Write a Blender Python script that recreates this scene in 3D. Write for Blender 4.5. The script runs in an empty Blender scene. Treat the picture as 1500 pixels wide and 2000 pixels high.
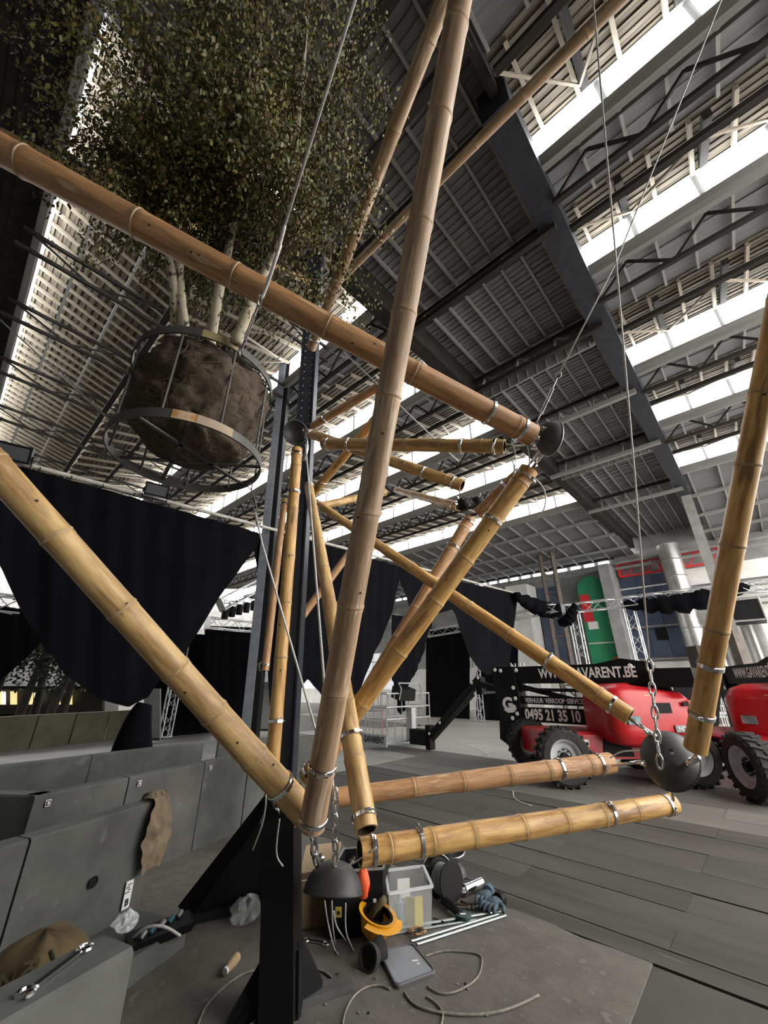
import bpy, bmesh, math, random
import numpy as np
from mathutils import Vector, Matrix, noise
random.seed(7); rng = np.random.default_rng(7)
S = bpy.context.scene; COL = S.collection
V = Vector
# ---------------------------------------------------------------- camera, sky, exposure
TH = math.radians(24.0); FOC = 760.0; EYE = V((0, 0, 1.5))
cam = bpy.data.cameras.new('camera'); cam.sensor_fit = 'VERTICAL'; cam.sensor_height = 36.0
cam.lens = FOC / 2000.0 * 36.0; cam.clip_start = .05; cam.clip_end = 300
cam_ob = bpy.data.objects.new('camera', cam); COL.objects.link(cam_ob)
cam_ob.location = EYE; cam_ob.rotation_euler = (math.pi / 2 + TH, 0, 0)
S.camera = cam_ob
w = bpy.data.worlds.new('overcast_sky'); S.world = w; w.use_nodes = True
bgn = w.node_tree.nodes['Background']; bgn.inputs[0].default_value = (1.0, .965, .92, 1); bgn.inputs[1].default_value = 7.0
SKYLIGHT = 11.0
S.view_settings.view_transform = 'Standard'; S.view_settings.look = 'None'
S.view_settings.exposure = 0.0; S.view_settings.gamma = 1.0; S.view_settings.use_curve_mapping = False

# ---------------------------------------------------------------- geometry of the place
FW = V((0, math.cos(TH), math.sin(TH))); UP = V((0, -math.sin(TH), math.cos(TH))); RT = V((1, 0, 0))
AZ = math.radians(42.8)
EB = V((math.sin(AZ), math.cos(AZ), 0)); EA = V((-math.cos(AZ), math.sin(AZ), 0))   # the hall's two axes
MAB = Matrix(((-EA.x, EB.x, 0, 0), (-EA.y, EB.y, 0, 0), (0, 0, 1, 0), (0, 0, 0, 1)))   # hall frame: x=-a, y=b
def ray(x, y): return FW + RT * ((x - 750) / FOC) - UP * ((y - 1000) / FOC)
def W(x, y, t): return EYE + ray(x, y) * t
def G(x, y, z=0.0):
    d = ray(x, y); return EYE + d * ((z - EYE.z) / d.z)
def PB(x, y, b):
    d = ray(x, y); return EYE + d * (b / d.dot(EB))
def PA(x, y, a):
    d = ray(x, y); return EYE + d * (a / d.dot(EA))
def AB(a, b, z=0.0): return EA * a + EB * b + V((0, 0, z))
def on_plane(x, y, p0, n):
    d = ray(x, y); return EYE + d * ((p0 - EYE).dot(n) / d.dot(n))

# ---------------------------------------------------------------- materials
MATS = {}
def M(name, c1, c2=None, scale=6, stretch=(1, 1, 1), rough=.6, metal=0.0, bump=0.0, detail=5, lo=.35, hi=.65,
      spots=None, spot_scale=8, spot_lo=.62, emit=0.0, trans=0.0, alpha=1.0, rand=0.0, spec=.5):
    if name in MATS: return MATS[name]
    m = bpy.data.materials.new(name); m.use_nodes = True; nt = m.node_tree; N = nt.nodes; L = nt.links
    b = N['Principled BSDF']; b.inputs['Roughness'].default_value = rough; b.inputs['Metallic'].default_value = metal
    b.inputs['Specular IOR Level'].default_value = spec
    if trans: b.inputs['Transmission Weight'].default_value = trans
    if alpha < 1: b.inputs['Alpha'].default_value = alpha
    b.inputs['Base Color'].default_value = (*c1, 1)
    if emit:
        b.inputs['Emission Color'].default_value = (*c1, 1); b.inputs['Emission Strength'].default_value = emit
    if c2 or bump or spots:
        tc = N.new('ShaderNodeTexCoord'); mp = N.new('ShaderNodeMapping'); mp.inputs['Scale'].default_value = stretch
        L.new(tc.outputs['Object'], mp.inputs[0]); vec = mp.outputs[0]
        oi = N.new('ShaderNodeObjectInfo')
        ad = N.new('ShaderNodeVectorMath'); ad.operation = 'ADD'
        mu = N.new('ShaderNodeMath'); mu.operation = 'MULTIPLY'; mu.inputs[1].default_value = 37.0
        L.new(oi.outputs['Random'], mu.inputs[0]); L.new(vec, ad.inputs[0]); L.new(mu.outputs[0], ad.inputs[1]); vec = ad.outputs[0]
        n = N.new('ShaderNodeTexNoise'); n.inputs['Scale'].default_value = scale; n.inputs['Detail'].default_value = detail
        n.inputs['Roughness'].default_value = .62
        L.new(vec, n.inputs['Vector'])
        mr = N.new('ShaderNodeMapRange'); mr.inputs[1].default_value = lo; mr.inputs[2].default_value = hi
        L.new(n.outputs[0], mr.inputs[0])
        mx = N.new('ShaderNodeMix'); mx.data_type = 'RGBA'
        mx.inputs[6].default_value = (*c1, 1); mx.inputs[7].default_value = (*(c2 or c1), 1)
        L.new(mr.outputs[0], mx.inputs[0]); out = mx.outputs[2]
        if spots:
            n2 = N.new('ShaderNodeTexNoise'); n2.inputs['Scale'].default_value = spot_scale; n2.inputs['Detail'].default_value = 3
            L.new(vec, n2.inputs['Vector'])
            m2 = N.new('ShaderNodeMapRange'); m2.inputs[1].default_value = spot_lo; m2.inputs[2].default_value = spot_lo + .06
            L.new(n2.outputs[0], m2.inputs[0])
            x2 = N.new('ShaderNodeMix'); x2.data_type = 'RGBA'; x2.inputs[7].default_value = (*spots, 1)
            L.new(m2.outputs[0], x2.inputs[0]); L.new(out, x2.inputs[6]); out = x2.outputs[2]
        if rand:
            hs = N.new('ShaderNodeHueSaturation')
            r2 = N.new('ShaderNodeMapRange'); r2.inputs[3].default_value = 1 - rand; r2.inputs[4].default_value = 1 + rand
            L.new(oi.outputs['Random'], r2.inputs[0]); L.new(r2.outputs[0], hs.inputs['Value']); L.new(out, hs.inputs['Color']); out = hs.outputs[0]
        L.new(out, b.inputs['Base Color'])
        if bump:
            bp = N.new('ShaderNodeBump'); bp.inputs['Strength'].default_value = bump; bp.inputs['Distance'].default_value = .02
            L.new(n.outputs[0], bp.inputs['Height']); L.new(bp.outputs[0], b.inputs['Normal'])
    MATS[name] = m; return m

STEEL = M('galvanised_steel', (.42, .42, .42), (.28, .28, .28), scale=30, rough=.38, metal=.9)
CHROME = M('bright_chrome', (.75, .75, .76), rough=.16, metal=1.0)
BLACK = M('black_painted_steel', (.004, .004, .0045), (.007, .007, .0075), scale=12, rough=.6, spec=.22)
NAVY = M('dark_blue_steel', (.018, .020, .028), (.030, .033, .042), scale=7, rough=.5, spec=.3)
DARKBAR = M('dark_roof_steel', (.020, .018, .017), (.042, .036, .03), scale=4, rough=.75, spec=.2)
PALEBAR = M('dusty_roof_steel', (.42, .36, .27), (.26, .22, .17), scale=5, rough=.75)
CABLE = M('wire_rope_grey', (.70, .69, .66), (.48, .47, .45), scale=90, rough=.5, metal=.05)
CLOTH = M('black_molton', (.0035, .0037, .0052), (.0055, .0056, .0075), scale=1.5, rough=.95, spec=.06)
ALU = M('truss_aluminium', (.72, .73, .74), (.55, .56, .57), scale=9, rough=.35, metal=.6)
CONC = M('precast_concrete', (.105, .107, .099), (.068, .069, .064), scale=3.2, rough=.85, bump=.15, spots=(.135, .135, .127), spot_scale=5, spot_lo=.66)
DARKMETAL = M('dark_bowl_steel', (.06, .06, .062), (.10, .10, .10), scale=9, rough=.5, metal=.4)
WHITE = M('white_lettering', (.82, .82, .80), rough=.6)
INK = M('black_lettering', (.01, .01, .01), rough=.6)
RED = M('red_machine_paint', (.48, .012, .018), (.40, .010, .015), scale=5, rough=.3)
RUBBER = M('tyre_rubber', (.012, .012, .012), (.03, .028, .026), scale=20, rough=.85)
GREYPAINT = M('grey_rim_paint', (.45, .46, .47), (.36, .37, .38), scale=6, rough=.5)
BAMY = M('bamboo_yellow', (.70, .44, .155), (.40, .205, .06), scale=5, stretch=(5, 5, .8), rough=.42, lo=.38, hi=.62, bump=.12,
         spots=(.30, .16, .06), spot_scale=4, spot_lo=.62, rand=.08)
BAMB = M('bamboo_brown', (.52, .29, .135), (.28, .145, .06), scale=5, stretch=(6, 6, .6), rough=.5, lo=.40, hi=.62, bump=.12,
         spots=(.56, .39, .22), spot_scale=5, spot_lo=.60, rand=.10)
BAMP = M('bamboo_pale', (.68, .46, .20), (.38, .225, .085), scale=4, stretch=(5, 5, .7), rough=.45, lo=.40, hi=.60, bump=.12,
         spots=(.36, .21, .085), spot_scale=3.5, spot_lo=.58, rand=.08)
BAMG = M('bamboo_grey', (.47, .325, .205), (.27, .175, .10), scale=4.5, stretch=(6, 6, .6), rough=.55, lo=.38, hi=.62, bump=.14,
         spots=(.54, .43, .31), spot_scale=5, spot_lo=.58, rand=.05)
NODE = M('bamboo_node_ring', (.36, .24, .13), (.50, .35, .20), scale=20, rough=.6)
CUT = M('bamboo_cut_end', (.42, .30, .16), (.26, .17, .08), scale=30, rough=.8)
HOLLOW = M('bamboo_hollow', (.05, .03, .015), rough=.9)

# ---------------------------------------------------------------- mesh helpers
WM = {}
def frame(o, z, x=None):
    """matrix with origin o and local z along z"""
    z = z.normalized(); x = x or (V((0, 0, 1)) if abs(z.z) < .9 else V((1, 0, 0)))
    y = z.cross(x).normalized(); x = y.cross(z)
    return Matrix(((x.x, y.x, z.x, o.x), (x.y, y.y, z.y, o.y), (x.z, y.z, z.z, o.z), (0, 0, 0, 1)))
class MB:
    def __init__(s, M=None): s.v = []; s.f = []; s.mi = []; s.T = M; s.k = 0
    def add(s, vs, fs):
        n = len(s.v)
        if s.T is not None: vs = [s.T @ V(p) for p in vs]
        s.v += [tuple(p) for p in vs]; s.f += [tuple(i + n for i in f) for f in fs]; s.mi += [s.k] * len(fs); return s
    def obb(s, c, ax, ay, az):
        c = V(c); vs = [c + ax * i + ay * j + az * k for i in (-1, 1) for j in (-1, 1) for k in (-1, 1)]
        return s.add(vs, [(0, 1, 3, 2), (4, 6, 7, 5), (0, 4, 5, 1), (2, 3, 7, 6), (0, 2, 6, 4), (1, 5, 7, 3)])
    def box(s, c, sx, sy, sz): return s.obb(c, V((sx / 2, 0, 0)), V((0, sy / 2, 0)), V((0, 0, sz / 2)))
    def bar(s, p, q, w, h=None, up=None):
        p = V(p); q = V(q); d = q - p; h = h or w; up = up or V((0, 0, 1)); n = d.normalized()
        if abs(n.dot(up)) > .98: up = V((1, 0, 0))
        x = n.cross(up).normalized(); y = x.cross(n)
        return s.obb((p + q) / 2, d / 2, x * w / 2, y * h / 2)
    def hexa(s, bot, top):
        n = len(bot); return s.add(list(bot) + list(top), [tuple(range(n))[::-1], tuple(range(n, 2 * n))] + [(i, (i + 1) % n, n + (i + 1) % n, n + i) for i in range(n)])
    def prism(s, pts, d):
        d = V(d); return s.hexa([V(p) for p in pts], [V(p) + d for p in pts])
    def tube(s, pts, r, n=8, closed=False, cap=True):
        pts = [V(p) for p in pts]; m = len(pts); rs = r if isinstance(r, (list, tuple)) else [r] * m; vs = []; x = None
        for i, p in enumerate(pts):
            a = pts[i - 1] if i or closed else p; b = pts[(i + 1) % m] if i < m - 1 or closed else p
            t = (b - a).normalized() if (b - a).length > 1e-9 else V((0, 0, 1))
            if x is None: x = t.orthogonal().normalized()
            else:
                x = x - t * x.dot(t); x = x.normalized() if x.length > 1e-6 else t.orthogonal().normalized()
            y = t.cross(x)
            vs += [p + (x * math.cos(2 * math.pi * k / n) + y * math.sin(2 * math.pi * k / n)) * rs[i] for k in range(n)]
        fs = [(i * n + k, i * n + (k + 1) % n, ((i + 1) % m) * n + (k + 1) % n, ((i + 1) % m) * n + k) for i in range(m if closed else m - 1) for k in range(n)]
        if cap and not closed: fs += [tuple(range(n))[::-1], tuple(range((m - 1) * n, m * n))]
        return s.add(vs, fs)
    def lathe(s, prof, n=24, M=None):
        vs = []; fs = []; m = len(prof)
        for r, z in prof: vs += [V((r * math.cos(2 * math.pi * k / n), r * math.sin(2 * math.pi * k / n), z)) for k in range(n)]
        if M is not None: vs = [M @ p for p in vs]
        fs = [(i * n + k, i * n + (k + 1) % n, (i + 1) * n + (k + 1) % n, (i + 1) * n + k) for i in range(m - 1) for k in range(n)]
        return s.add(vs, fs)
    def grid(s, nu, nv, fn):
        vs = [fn(i / nu, j / nv) for i in range(nu + 1) for j in range(nv + 1)]
        return s.add(vs, [(i * (nv + 1) + j, (i + 1) * (nv + 1) + j, (i + 1) * (nv + 1) + j + 1, i * (nv + 1) + j + 1) for i in range(nu) for j in range(nv)])
    def build(s, name, mat, parent=None, at=None, smooth=False, local=False):
        Mw = WM[parent] if parent is not None else (at if isinstance(at, Matrix) else Matrix.Translation(at if at is not None else s.base()))
        me = bpy.data.meshes.new(name)
        if local: vs = s.v
        else:
            Mi = Mw.inverted(); vs = [tuple(Mi @ V(p)) for p in s.v]
        me.from_pydata(vs, [], s.f); mats = mat if isinstance(mat, list) else [mat]
        for m in mats: me.materials.append(m)
        if len(mats) > 1: me.polygons.foreach_set('material_index', s.mi)
        bm = bmesh.new(); bm.from_mesh(me); bmesh.ops.recalc_face_normals(bm, faces=bm.faces); bm.to_mesh(me); bm.free()
        if smooth:
            me.polygons.foreach_set('use_smooth', [True] * len(me.polygons))
            if smooth != 'all':
                try: me.set_sharp_from_angle(angle=math.radians(40))
                except Exception: pass
        return put(name, me, parent, Mw)
    def base(s):
        a = np.array(s.v); return V((float(a[:, 0].mean()), float(a[:, 1].mean()), float(a[:, 2].min())))
def put(name, me, parent, Mw):
    ob = bpy.data.objects.new(name, me); COL.objects.link(ob)
    if parent is not None: ob.parent = parent; WM[ob] = WM[parent]
    else: ob.matrix_world = Mw; WM[ob] = Mw
    return ob
def piece(name, me, parent, Mw):
    """another copy of a shared mesh, placed by its own world matrix under parent"""
    ob = bpy.data.objects.new(name, me); COL.objects.link(ob); ob.parent = parent
    ob.matrix_local = WM[parent].inverted() @ Mw; WM[ob] = Mw; return ob
def thing(name, at, label=None, cat=None, group=None, kind=None):
    o = bpy.data.objects.new(name, None); COL.objects.link(o); o.empty_display_size = .1
    Mw = at if isinstance(at, Matrix) else Matrix.Translation(at); o.matrix_world = Mw; WM[o] = Mw
    return tag(o, label, cat, group, kind)
def tag(o, label=None, cat=None, group=None, kind=None):
    if label: o['label'] = label
    if cat: o['category'] = cat
    if group: o['group'] = group
    if kind: o['kind'] = kind
    return o
def boxmesh(name, mat, sx=1, sy=1, sz=1):
    m = MB(); m.box((0, 0, 0), sx, sy, sz); me = bpy.data.meshes.new(name); me.from_pydata(m.v, [], m.f); me.materials.append(mat); return me
UNIT = {}
def unitbar(mat):
    if mat.name not in UNIT: UNIT[mat.name] = boxmesh('bar_' + mat.name, mat)
    return UNIT[mat.name]
def barM(p, q, w, h=None, up=None):
    p = V(p); q = V(q); d = q - p; n = d.normalized(); up = up or V((0, 0, 1)); h = h or w
    if abs(n.dot(up)) > .98: up = V((1, 0, 0))
    x = n.cross(up).normalized(); y = x.cross(n); c = (p + q) / 2
    return Matrix(((n.x * d.length, x.x * w, y.x * h, c.x), (n.y * d.length, x.y * w, y.y * h, c.y), (n.z * d.length, x.z * w, y.z * h, c.z), (0, 0, 0, 1)))
def barpiece(name, mat, parent, p, q, w, h=None, up=None): return piece(name, unitbar(mat), parent, barM(p, q, w, h, up))
def text(body, size, mat, parent, Mw, name='lettering', bold=.0, sx=1.0, align='CENTER'):
    cu = bpy.data.curves.new('t', 'FONT'); cu.body = body; cu.size = size; cu.align_x = align; cu.align_y = 'CENTER'
    cu.offset = bold * size; cu.extrude = .0015; cu.resolution_u = 3
    to = bpy.data.objects.new('t', cu); COL.objects.link(to); dg = bpy.context.evaluated_depsgraph_get(); dg.update()
    me = bpy.data.meshes.new_from_object(to.evaluated_get(dg)); bpy.data.objects.remove(to); me.materials.clear(); me.materials.append(mat)
    for v in me.vertices: v.co.x *= sx
    return piece(name, me, parent, Mw)
def basis(o, x, y):
    x = x.normalized(); z = x.cross(y).normalized(); y = z.cross(x)
    return Matrix(((x.x, y.x, z.x, o.x), (x.y, y.y, z.y, o.y), (x.z, y.z, z.z, o.z), (0, 0, 0, 1)))
def smooth_path(pts, n=8):
    pts = [V(p) for p in pts]; out = []
    for i in range(len(pts) - 1):
        p0 = pts[max(i - 1, 0)]; p1 = pts[i]; p2 = pts[i + 1]; p3 = pts[min(i + 2, len(pts) - 1)]
        for k in range(n):
            t = k / n
            out.append(.5 * ((2 * p1) + (p2 - p0) * t + (2 * p0 - 5 * p1 + 4 * p2 - p3) * t * t + (3 * p1 - p0 - 3 * p2 + p3) * t ** 3))
    return out + [pts[-1]]
# ================================================================ THE SETTING
HZ = 9.0; HI = 9.62
ROOFB = M('roof_boards', (.17, .14, .10), (.055, .043, .030), scale=2.6, stretch=(.5, 9, 3), rough=.85, lo=.36, hi=.62, rand=.05)
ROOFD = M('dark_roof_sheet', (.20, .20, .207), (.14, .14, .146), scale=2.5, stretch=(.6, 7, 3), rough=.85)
PANE = M('skylight_pane', (.95, .98, 1.0), emit=SKYLIGHT, rough=.5)
GUTGREY = M('gutter_grey', (.30, .30, .29), (.22, .22, .21), scale=3, rough=.7)
RIBD = M('dark_roof_rib', (.34, .32, .30), (.24, .23, .22), scale=4, rough=.7)
n_ceiling = 0
def boards(mb, a0, a1, b0, z0, b1, z1, wd=.13):
    """overlapping boards running along a, from (b0,z0) to (b1,z1)"""
    n = max(2, int(abs(b1 - b0) / wd)); dn = .022
    for i in range(n):
        f0 = i / n; f1 = (i + 1) / n; ba = b0 + (b1 - b0) * f0; bb = b0 + (b1 - b0) * f1; za = z0 + (z1 - z0) * f0; zb = z0 + (z1 - z0) * f1
        j = rng.uniform(-.008, .008); sk = rng.uniform(-.01, .01)
        mb.add([AB(a0, ba, za - dn + j), AB(a1, ba, za - dn + j + sk), AB(a1, bb, zb + j + sk), AB(a0, bb, zb + j),
                AB(a1, ba, za + .02), AB(a0, ba, za + .02)], [(0, 1, 2, 3), (0, 5, 4, 1)])
def bay(a0, a1, lo, hi, mat, rib_a, rib_mat, rib_w=.05, deck=0):
    """one roof bay rising from b=lo[0] to b=hi[0] between a0 and a1"""
    root = thing('ceiling', MAB.copy()); tag(root, kind='structure')
    mb = MB()
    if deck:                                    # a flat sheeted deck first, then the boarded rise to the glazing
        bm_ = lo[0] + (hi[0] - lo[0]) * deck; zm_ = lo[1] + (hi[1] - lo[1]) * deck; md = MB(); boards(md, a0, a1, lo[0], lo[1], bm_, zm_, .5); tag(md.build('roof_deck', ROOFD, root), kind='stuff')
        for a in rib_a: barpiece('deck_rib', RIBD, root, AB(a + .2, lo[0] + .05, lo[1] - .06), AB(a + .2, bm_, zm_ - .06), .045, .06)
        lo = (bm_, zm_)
    boards(mb, a0, a1, lo[0], lo[1], hi[0], hi[1]); o = mb.build('roof_boarding', mat, root); tag(o, kind='stuff')
    for a in rib_a:
        barpiece('rafter', rib_mat, root, AB(a, lo[0] + .05, lo[1] - .07), AB(a, hi[0] - .05 * (1 if hi[0] > lo[0] else -1), hi[1] - .07), rib_w, .09)
    return root
def glazing(a0, a1, b, z0, z1, step, root, side=1):
    """a strip of upright panes between steel mullions, on a grey gutter"""
    n = max(1, round(abs(a1 - a0) / step)); da = (a1 - a0) / n
    pane = boxmesh('pane', PANE, abs(da) - .05, .02, z1 - z0 - .08)
    for i in range(n):
        piece('pane', pane, root, MAB @ Matrix.Translation((-(a0 + da * (i + .5)), b, (z0 + z1) / 2)))
        if i: barpiece('mullion', GUTGREY, root, AB(a0 + da * i, b - .02, z0), AB(a0 + da * i, b - .02, z1), .05, .06)
    for zz, hh in ((z1, .07), (z0 - .16, .30)): barpiece('sill', GUTGREY, root, AB(a0, b - .03 * side, zz), AB(a1, b - .03 * side, zz), .10, hh)
    mb = MB(); mb.bar(AB(a0, b + .1 * side, z0 - .03), AB(a1, b + .1 * side, z0 - .03), .25, .05); mb.build('gutter', DARKBAR, root)
def zigtruss(a0, a1, b, zc, bt, zt, step, root, chord=DARKBAR, brace=PALEBAR, cw=.08):
    """lattice girder along a: a low chord and V braces rising to the roof"""
    barpiece('chord', chord, root, AB(a0, b, zc), AB(a1, b, zc), cw, cw)
    n = max(1, int(abs(a1 - a0) / step)); da = (a1 - a0) / n
    for i in range(n):
        a = a0 + da * i
        barpiece('brace', brace, root, AB(a, b, zc), AB(a + da / 2, bt, zt), .035, .05); barpiece('brace', brace, root, AB(a + da, b, zc), AB(a + da / 2, bt, zt), .035, .05)
RIBS_C = [4.3 + .62 * i for i in range(30)]; RIBS_R = [.3 - .55 * i for i in range(12)]
CEN = [(1.15, HZ), (4.2, HI), (4.2, HZ), (7.0, HI), (7.0, HZ), (10.0, HI), (10.0, HZ), (13.2, HI), (13.2, HZ), (17.4, HI)]
for k in range(0, len(CEN), 2):
    (b0, z0), (b1, z1) = CEN[k], CEN[k + 1]
    a1 = 24 if k < 4 else 34
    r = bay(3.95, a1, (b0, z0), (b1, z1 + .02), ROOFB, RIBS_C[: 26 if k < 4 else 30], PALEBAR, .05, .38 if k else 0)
    glazing(4.0, a1 - 1, b1, HZ, HI, 1.25, r)
    zigtruss(4.0, a1 - 4, b0 + (b1 - b0) * .42, 8.72, b1 - .25, 9.42, 1.3, r)
    if k: zigtruss(4.0, a1 - 4, b0 + .25, 8.35, b0 + .25, 8.95, 1.0, r, DARKBAR, DARKBAR)
r = bay(3.95, 24, (1.15, HZ), (-1.05, HI), ROOFB, [4.3 + .31 * i for i in range(48)], PALEBAR, .025)
glazing(3.2, 21, -1.05, HZ + .12, HI - .02, 1.5, r, -1)
for b_ in (-.42, .38): barpiece('lining_rod', WHITE, r, AB(5.2, b_, 8.95), AB(18, b_, 8.95), .05, .05)
zigtruss(4.0, 20, 1.15, 8.55, 1.35, 8.95, .55, r, DARKBAR, PALEBAR, .12)
for a in (5.6, 7.4, 9.4, 11.6, 14, 16.6):                       # dark trusses crossing the first bay along b
    for zz in (8.35, 8.75):
        barpiece('chord', DARKBAR, r, AB(a, -1.2, zz), AB(a, 4.1, zz), .045, .07)
    for i in range(5):
        barpiece('brace', DARKBAR, r, AB(a, -1.1 + i, 8.35 if i % 2 else 8.75), AB(a, -.1 + i, 8.75 if i % 2 else 8.35), .025, .035)
RGT = [(1.2, HZ), (4.1, HI), (4.1, HZ), (6.45, HI), (6.45, HZ), (10.0, HI), (10.0, HZ), (13.1, HI), (13.1, HZ), (16.9, HI)]
for k in range(0, len(RGT), 2):
    (b0, z0), (b1, z1) = RGT[k], RGT[k + 1]
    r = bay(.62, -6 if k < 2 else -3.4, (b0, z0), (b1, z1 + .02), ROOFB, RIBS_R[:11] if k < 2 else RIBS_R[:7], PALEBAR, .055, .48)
    glazing(.6, -5.9 if k < 2 else -3.3, b1, HZ, HI, 1.07, r)
    zigtruss(.5, -4.2 if k < 2 else -3.2, b0 + (b1 - b0) * .50, 8.75, b1 - .25, 9.42, 1.5, r, DARKBAR, PALEBAR, .10)
    zigtruss(.5, -4.2 if k < 2 else -3.2, b0 + .35, 8.4, b0 + .35, 9.0, 1.1, r, DARKBAR, DARKBAR)
    for a in (-.35, -1.5, -2.7): barpiece('tie_beam', DARKBAR, r, AB(a, b0 + (b1 - b0) * .45, 8.95), AB(a, b1 - .12, 9.6), .11, .12)
# nearer roof behind and above, boards coloured dark to stand in for shade
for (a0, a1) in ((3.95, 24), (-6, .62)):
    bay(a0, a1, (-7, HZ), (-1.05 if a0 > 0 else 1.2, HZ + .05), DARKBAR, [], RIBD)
# the dark middle span without skylights
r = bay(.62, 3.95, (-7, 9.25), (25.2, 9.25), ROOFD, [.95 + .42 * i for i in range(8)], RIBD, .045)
for b_ in (.2, 1.3, 2.2, 3.1):
    barpiece('chord', DARKBAR, r, AB(.6, b_, 8.75), AB(4, b_, 8.75), .14, .14)
for b_ in (4.8, 7.4, 10.15, 13.25, 17.5):
    for zz in (8.4, 9.0): barpiece('chord', DARKBAR if zz > 8.5 or b_ < 9 else GUTGREY, r, AB(.6, b_ + (.3 if zz > 8.5 else 0), zz), AB(4, b_ + (.3 if zz > 8.5 else 0), zz), .1, .12)
    for i in range(7):
        a = .7 + i * .46
        barpiece('brace', GUTGREY, r, AB(a, b_, 8.4), AB(a + (.46 if i % 2 else 0), b_ + .3, 9.0), .04, .05)
for b_ in (7.5, 13.4):
    mb = MB(); boards(mb, .9, 3.8, b_ + .35, 8.45, b_ + .40, 9.2, .02); mb = MB(); mb.bar(AB(.9, b_ + .4, 8.75), AB(3.8, b_ + .4, 8.75), .04, .62); mb.build('step_sheet', GUTGREY, r)
    for i in range(12): barpiece('sheet_seam', RIBD, r, AB(1.0 + .24 * i, b_ + .37, 8.45), AB(1.0 + .24 * i, b_ + .37, 9.05), .02, .02)
# plain far roof sloping to the end wall
for (a0, a1, bs, ribs) in ((3.95, 34, 17.4, [4.3 + .9 * i for i in range(20)]), (-2.5, .62, 16.9, [.3 - .9 * i for i in range(8)])):
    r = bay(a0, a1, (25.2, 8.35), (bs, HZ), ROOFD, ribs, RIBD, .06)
    for b_ in (19.3, 21.4, 23.4): barpiece('purlin', GUTGREY, r, AB(a0, b_, 8.78 - .09 * (b_ - 18)), AB(a1, b_, 8.78 - .09 * (b_ - 18)), .1, .12)
# valley beams along b
for i, (a, wd, z0, z1, mt) in enumerate(((.66, .40, 8.5, 9.3, NAVY), (3.95, .30, 8.6, 9.3, DARKBAR))):
    mb = MB(); mb.bar(AB(a, 2.9, (z0 + z1) / 2), AB(a, 25, (z0 + z1) / 2), wd, z1 - z0)
    tag(mb.build(f'trim_{i + 1}', mt, at=MAB.copy()), kind='structure')
mb = MB(); mb.bar(AB(.62, -7, 9.1), AB(.62, 2.9, 9.1), .12, .5); tag(mb.build('trim_3', DARKBAR, at=MAB.copy()), kind='structure')
# ---- floor
FLOOR = M('worn_concrete_floor', (.20, .19, .175), (.145, .14, .13), scale=1.3, rough=.5, bump=.12, spots=(.235, .225, .21), spot_scale=3, spot_lo=.64)
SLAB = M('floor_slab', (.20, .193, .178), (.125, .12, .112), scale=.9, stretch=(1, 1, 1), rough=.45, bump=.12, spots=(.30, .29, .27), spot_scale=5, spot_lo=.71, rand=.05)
SLABN = M('slab_near_shaded', (.085, .081, .071), (.052, .049, .043), scale=1.1, rough=.7, spec=.25, bump=.15, spots=(.125, .118, .105), spot_scale=5, spot_lo=.70, rand=.05)  # same slabs darkened near the camera, painting in the light falloff
SLABF = M('slab_far_lit', (.56, .55, .52), (.46, .45, .42), scale=.8, rough=.42, bump=.1, rand=.05)  # same slabs paled at the far end, painting in its daylight
JOINT = M('dark_floor_joint', (.06, .057, .052), rough=.9)
APRON = M('rough_concrete_apron', (.14, .132, .117), (.10, .094, .082), scale=7, rough=.85, bump=.35, spots=(.155, .147, .133), spot_scale=14, spot_lo=.62)
fl = thing('floor', MAB.copy()); tag(fl, kind='structure')
mb = MB(); mb.hexa([AB(-16, -7, -.3), AB(40, -7, -.3), AB(40, 25.3, -.3), AB(-16, 25.3, -.3)], [AB(-16, -7, -.02), AB(40, -7, -.02), AB(40, 25.3, -.02), AB(-16, 25.3, -.02)])
mb.build('subfloor', JOINT, fl)
rows = [3.42, 3.62, 3.92, 4.24, 4.62, 5.1, 5.65, 6.25, 6.68, 7.15, 7.75, 8.4, 9.2, 10.1, 11.1, 12.2, 13.4, 14.7, 16.1, 17.6, 19.3, 21.0, 23.0, 25.2]
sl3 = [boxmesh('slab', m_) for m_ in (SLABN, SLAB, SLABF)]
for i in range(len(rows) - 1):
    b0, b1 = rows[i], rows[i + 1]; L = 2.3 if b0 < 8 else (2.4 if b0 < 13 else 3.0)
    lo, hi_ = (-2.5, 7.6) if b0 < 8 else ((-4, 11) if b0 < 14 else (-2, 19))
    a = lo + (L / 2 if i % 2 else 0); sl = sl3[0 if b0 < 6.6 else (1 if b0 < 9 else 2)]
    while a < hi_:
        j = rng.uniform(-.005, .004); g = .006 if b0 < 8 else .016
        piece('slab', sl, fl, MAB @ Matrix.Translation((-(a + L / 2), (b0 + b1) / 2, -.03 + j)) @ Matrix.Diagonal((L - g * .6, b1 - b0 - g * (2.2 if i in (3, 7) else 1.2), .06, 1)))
        a += L
mb = MB()     # plain poured floor around the slabs
def fq(a0, a1, b0, b1, z=-.004): mb.hexa([AB(a0, b0, -.05), AB(a1, b0, -.05), AB(a1, b1, -.05), AB(a0, b1, -.05)], [AB(a0, b0, z), AB(a1, b0, z), AB(a1, b1, z), AB(a0, b1, z)])
fq(-16, -2.5, -7, 25.2); fq(19.5, 40, -7, 25.2); fq(7.7, 40, -7, 8.4 - .4);  fq(11.8, 19.6, 8, 14.7)
mb.build('poured_floor', FLOOR, fl)
mb = MB(); fq(-2.5, 1.0, -7, 3.405, -.008); mb.build('near_edge_slab', SLABN, fl)  # edge strip takes the darkened near colour, painted shade too
mb = MB(); n = 34
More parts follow.
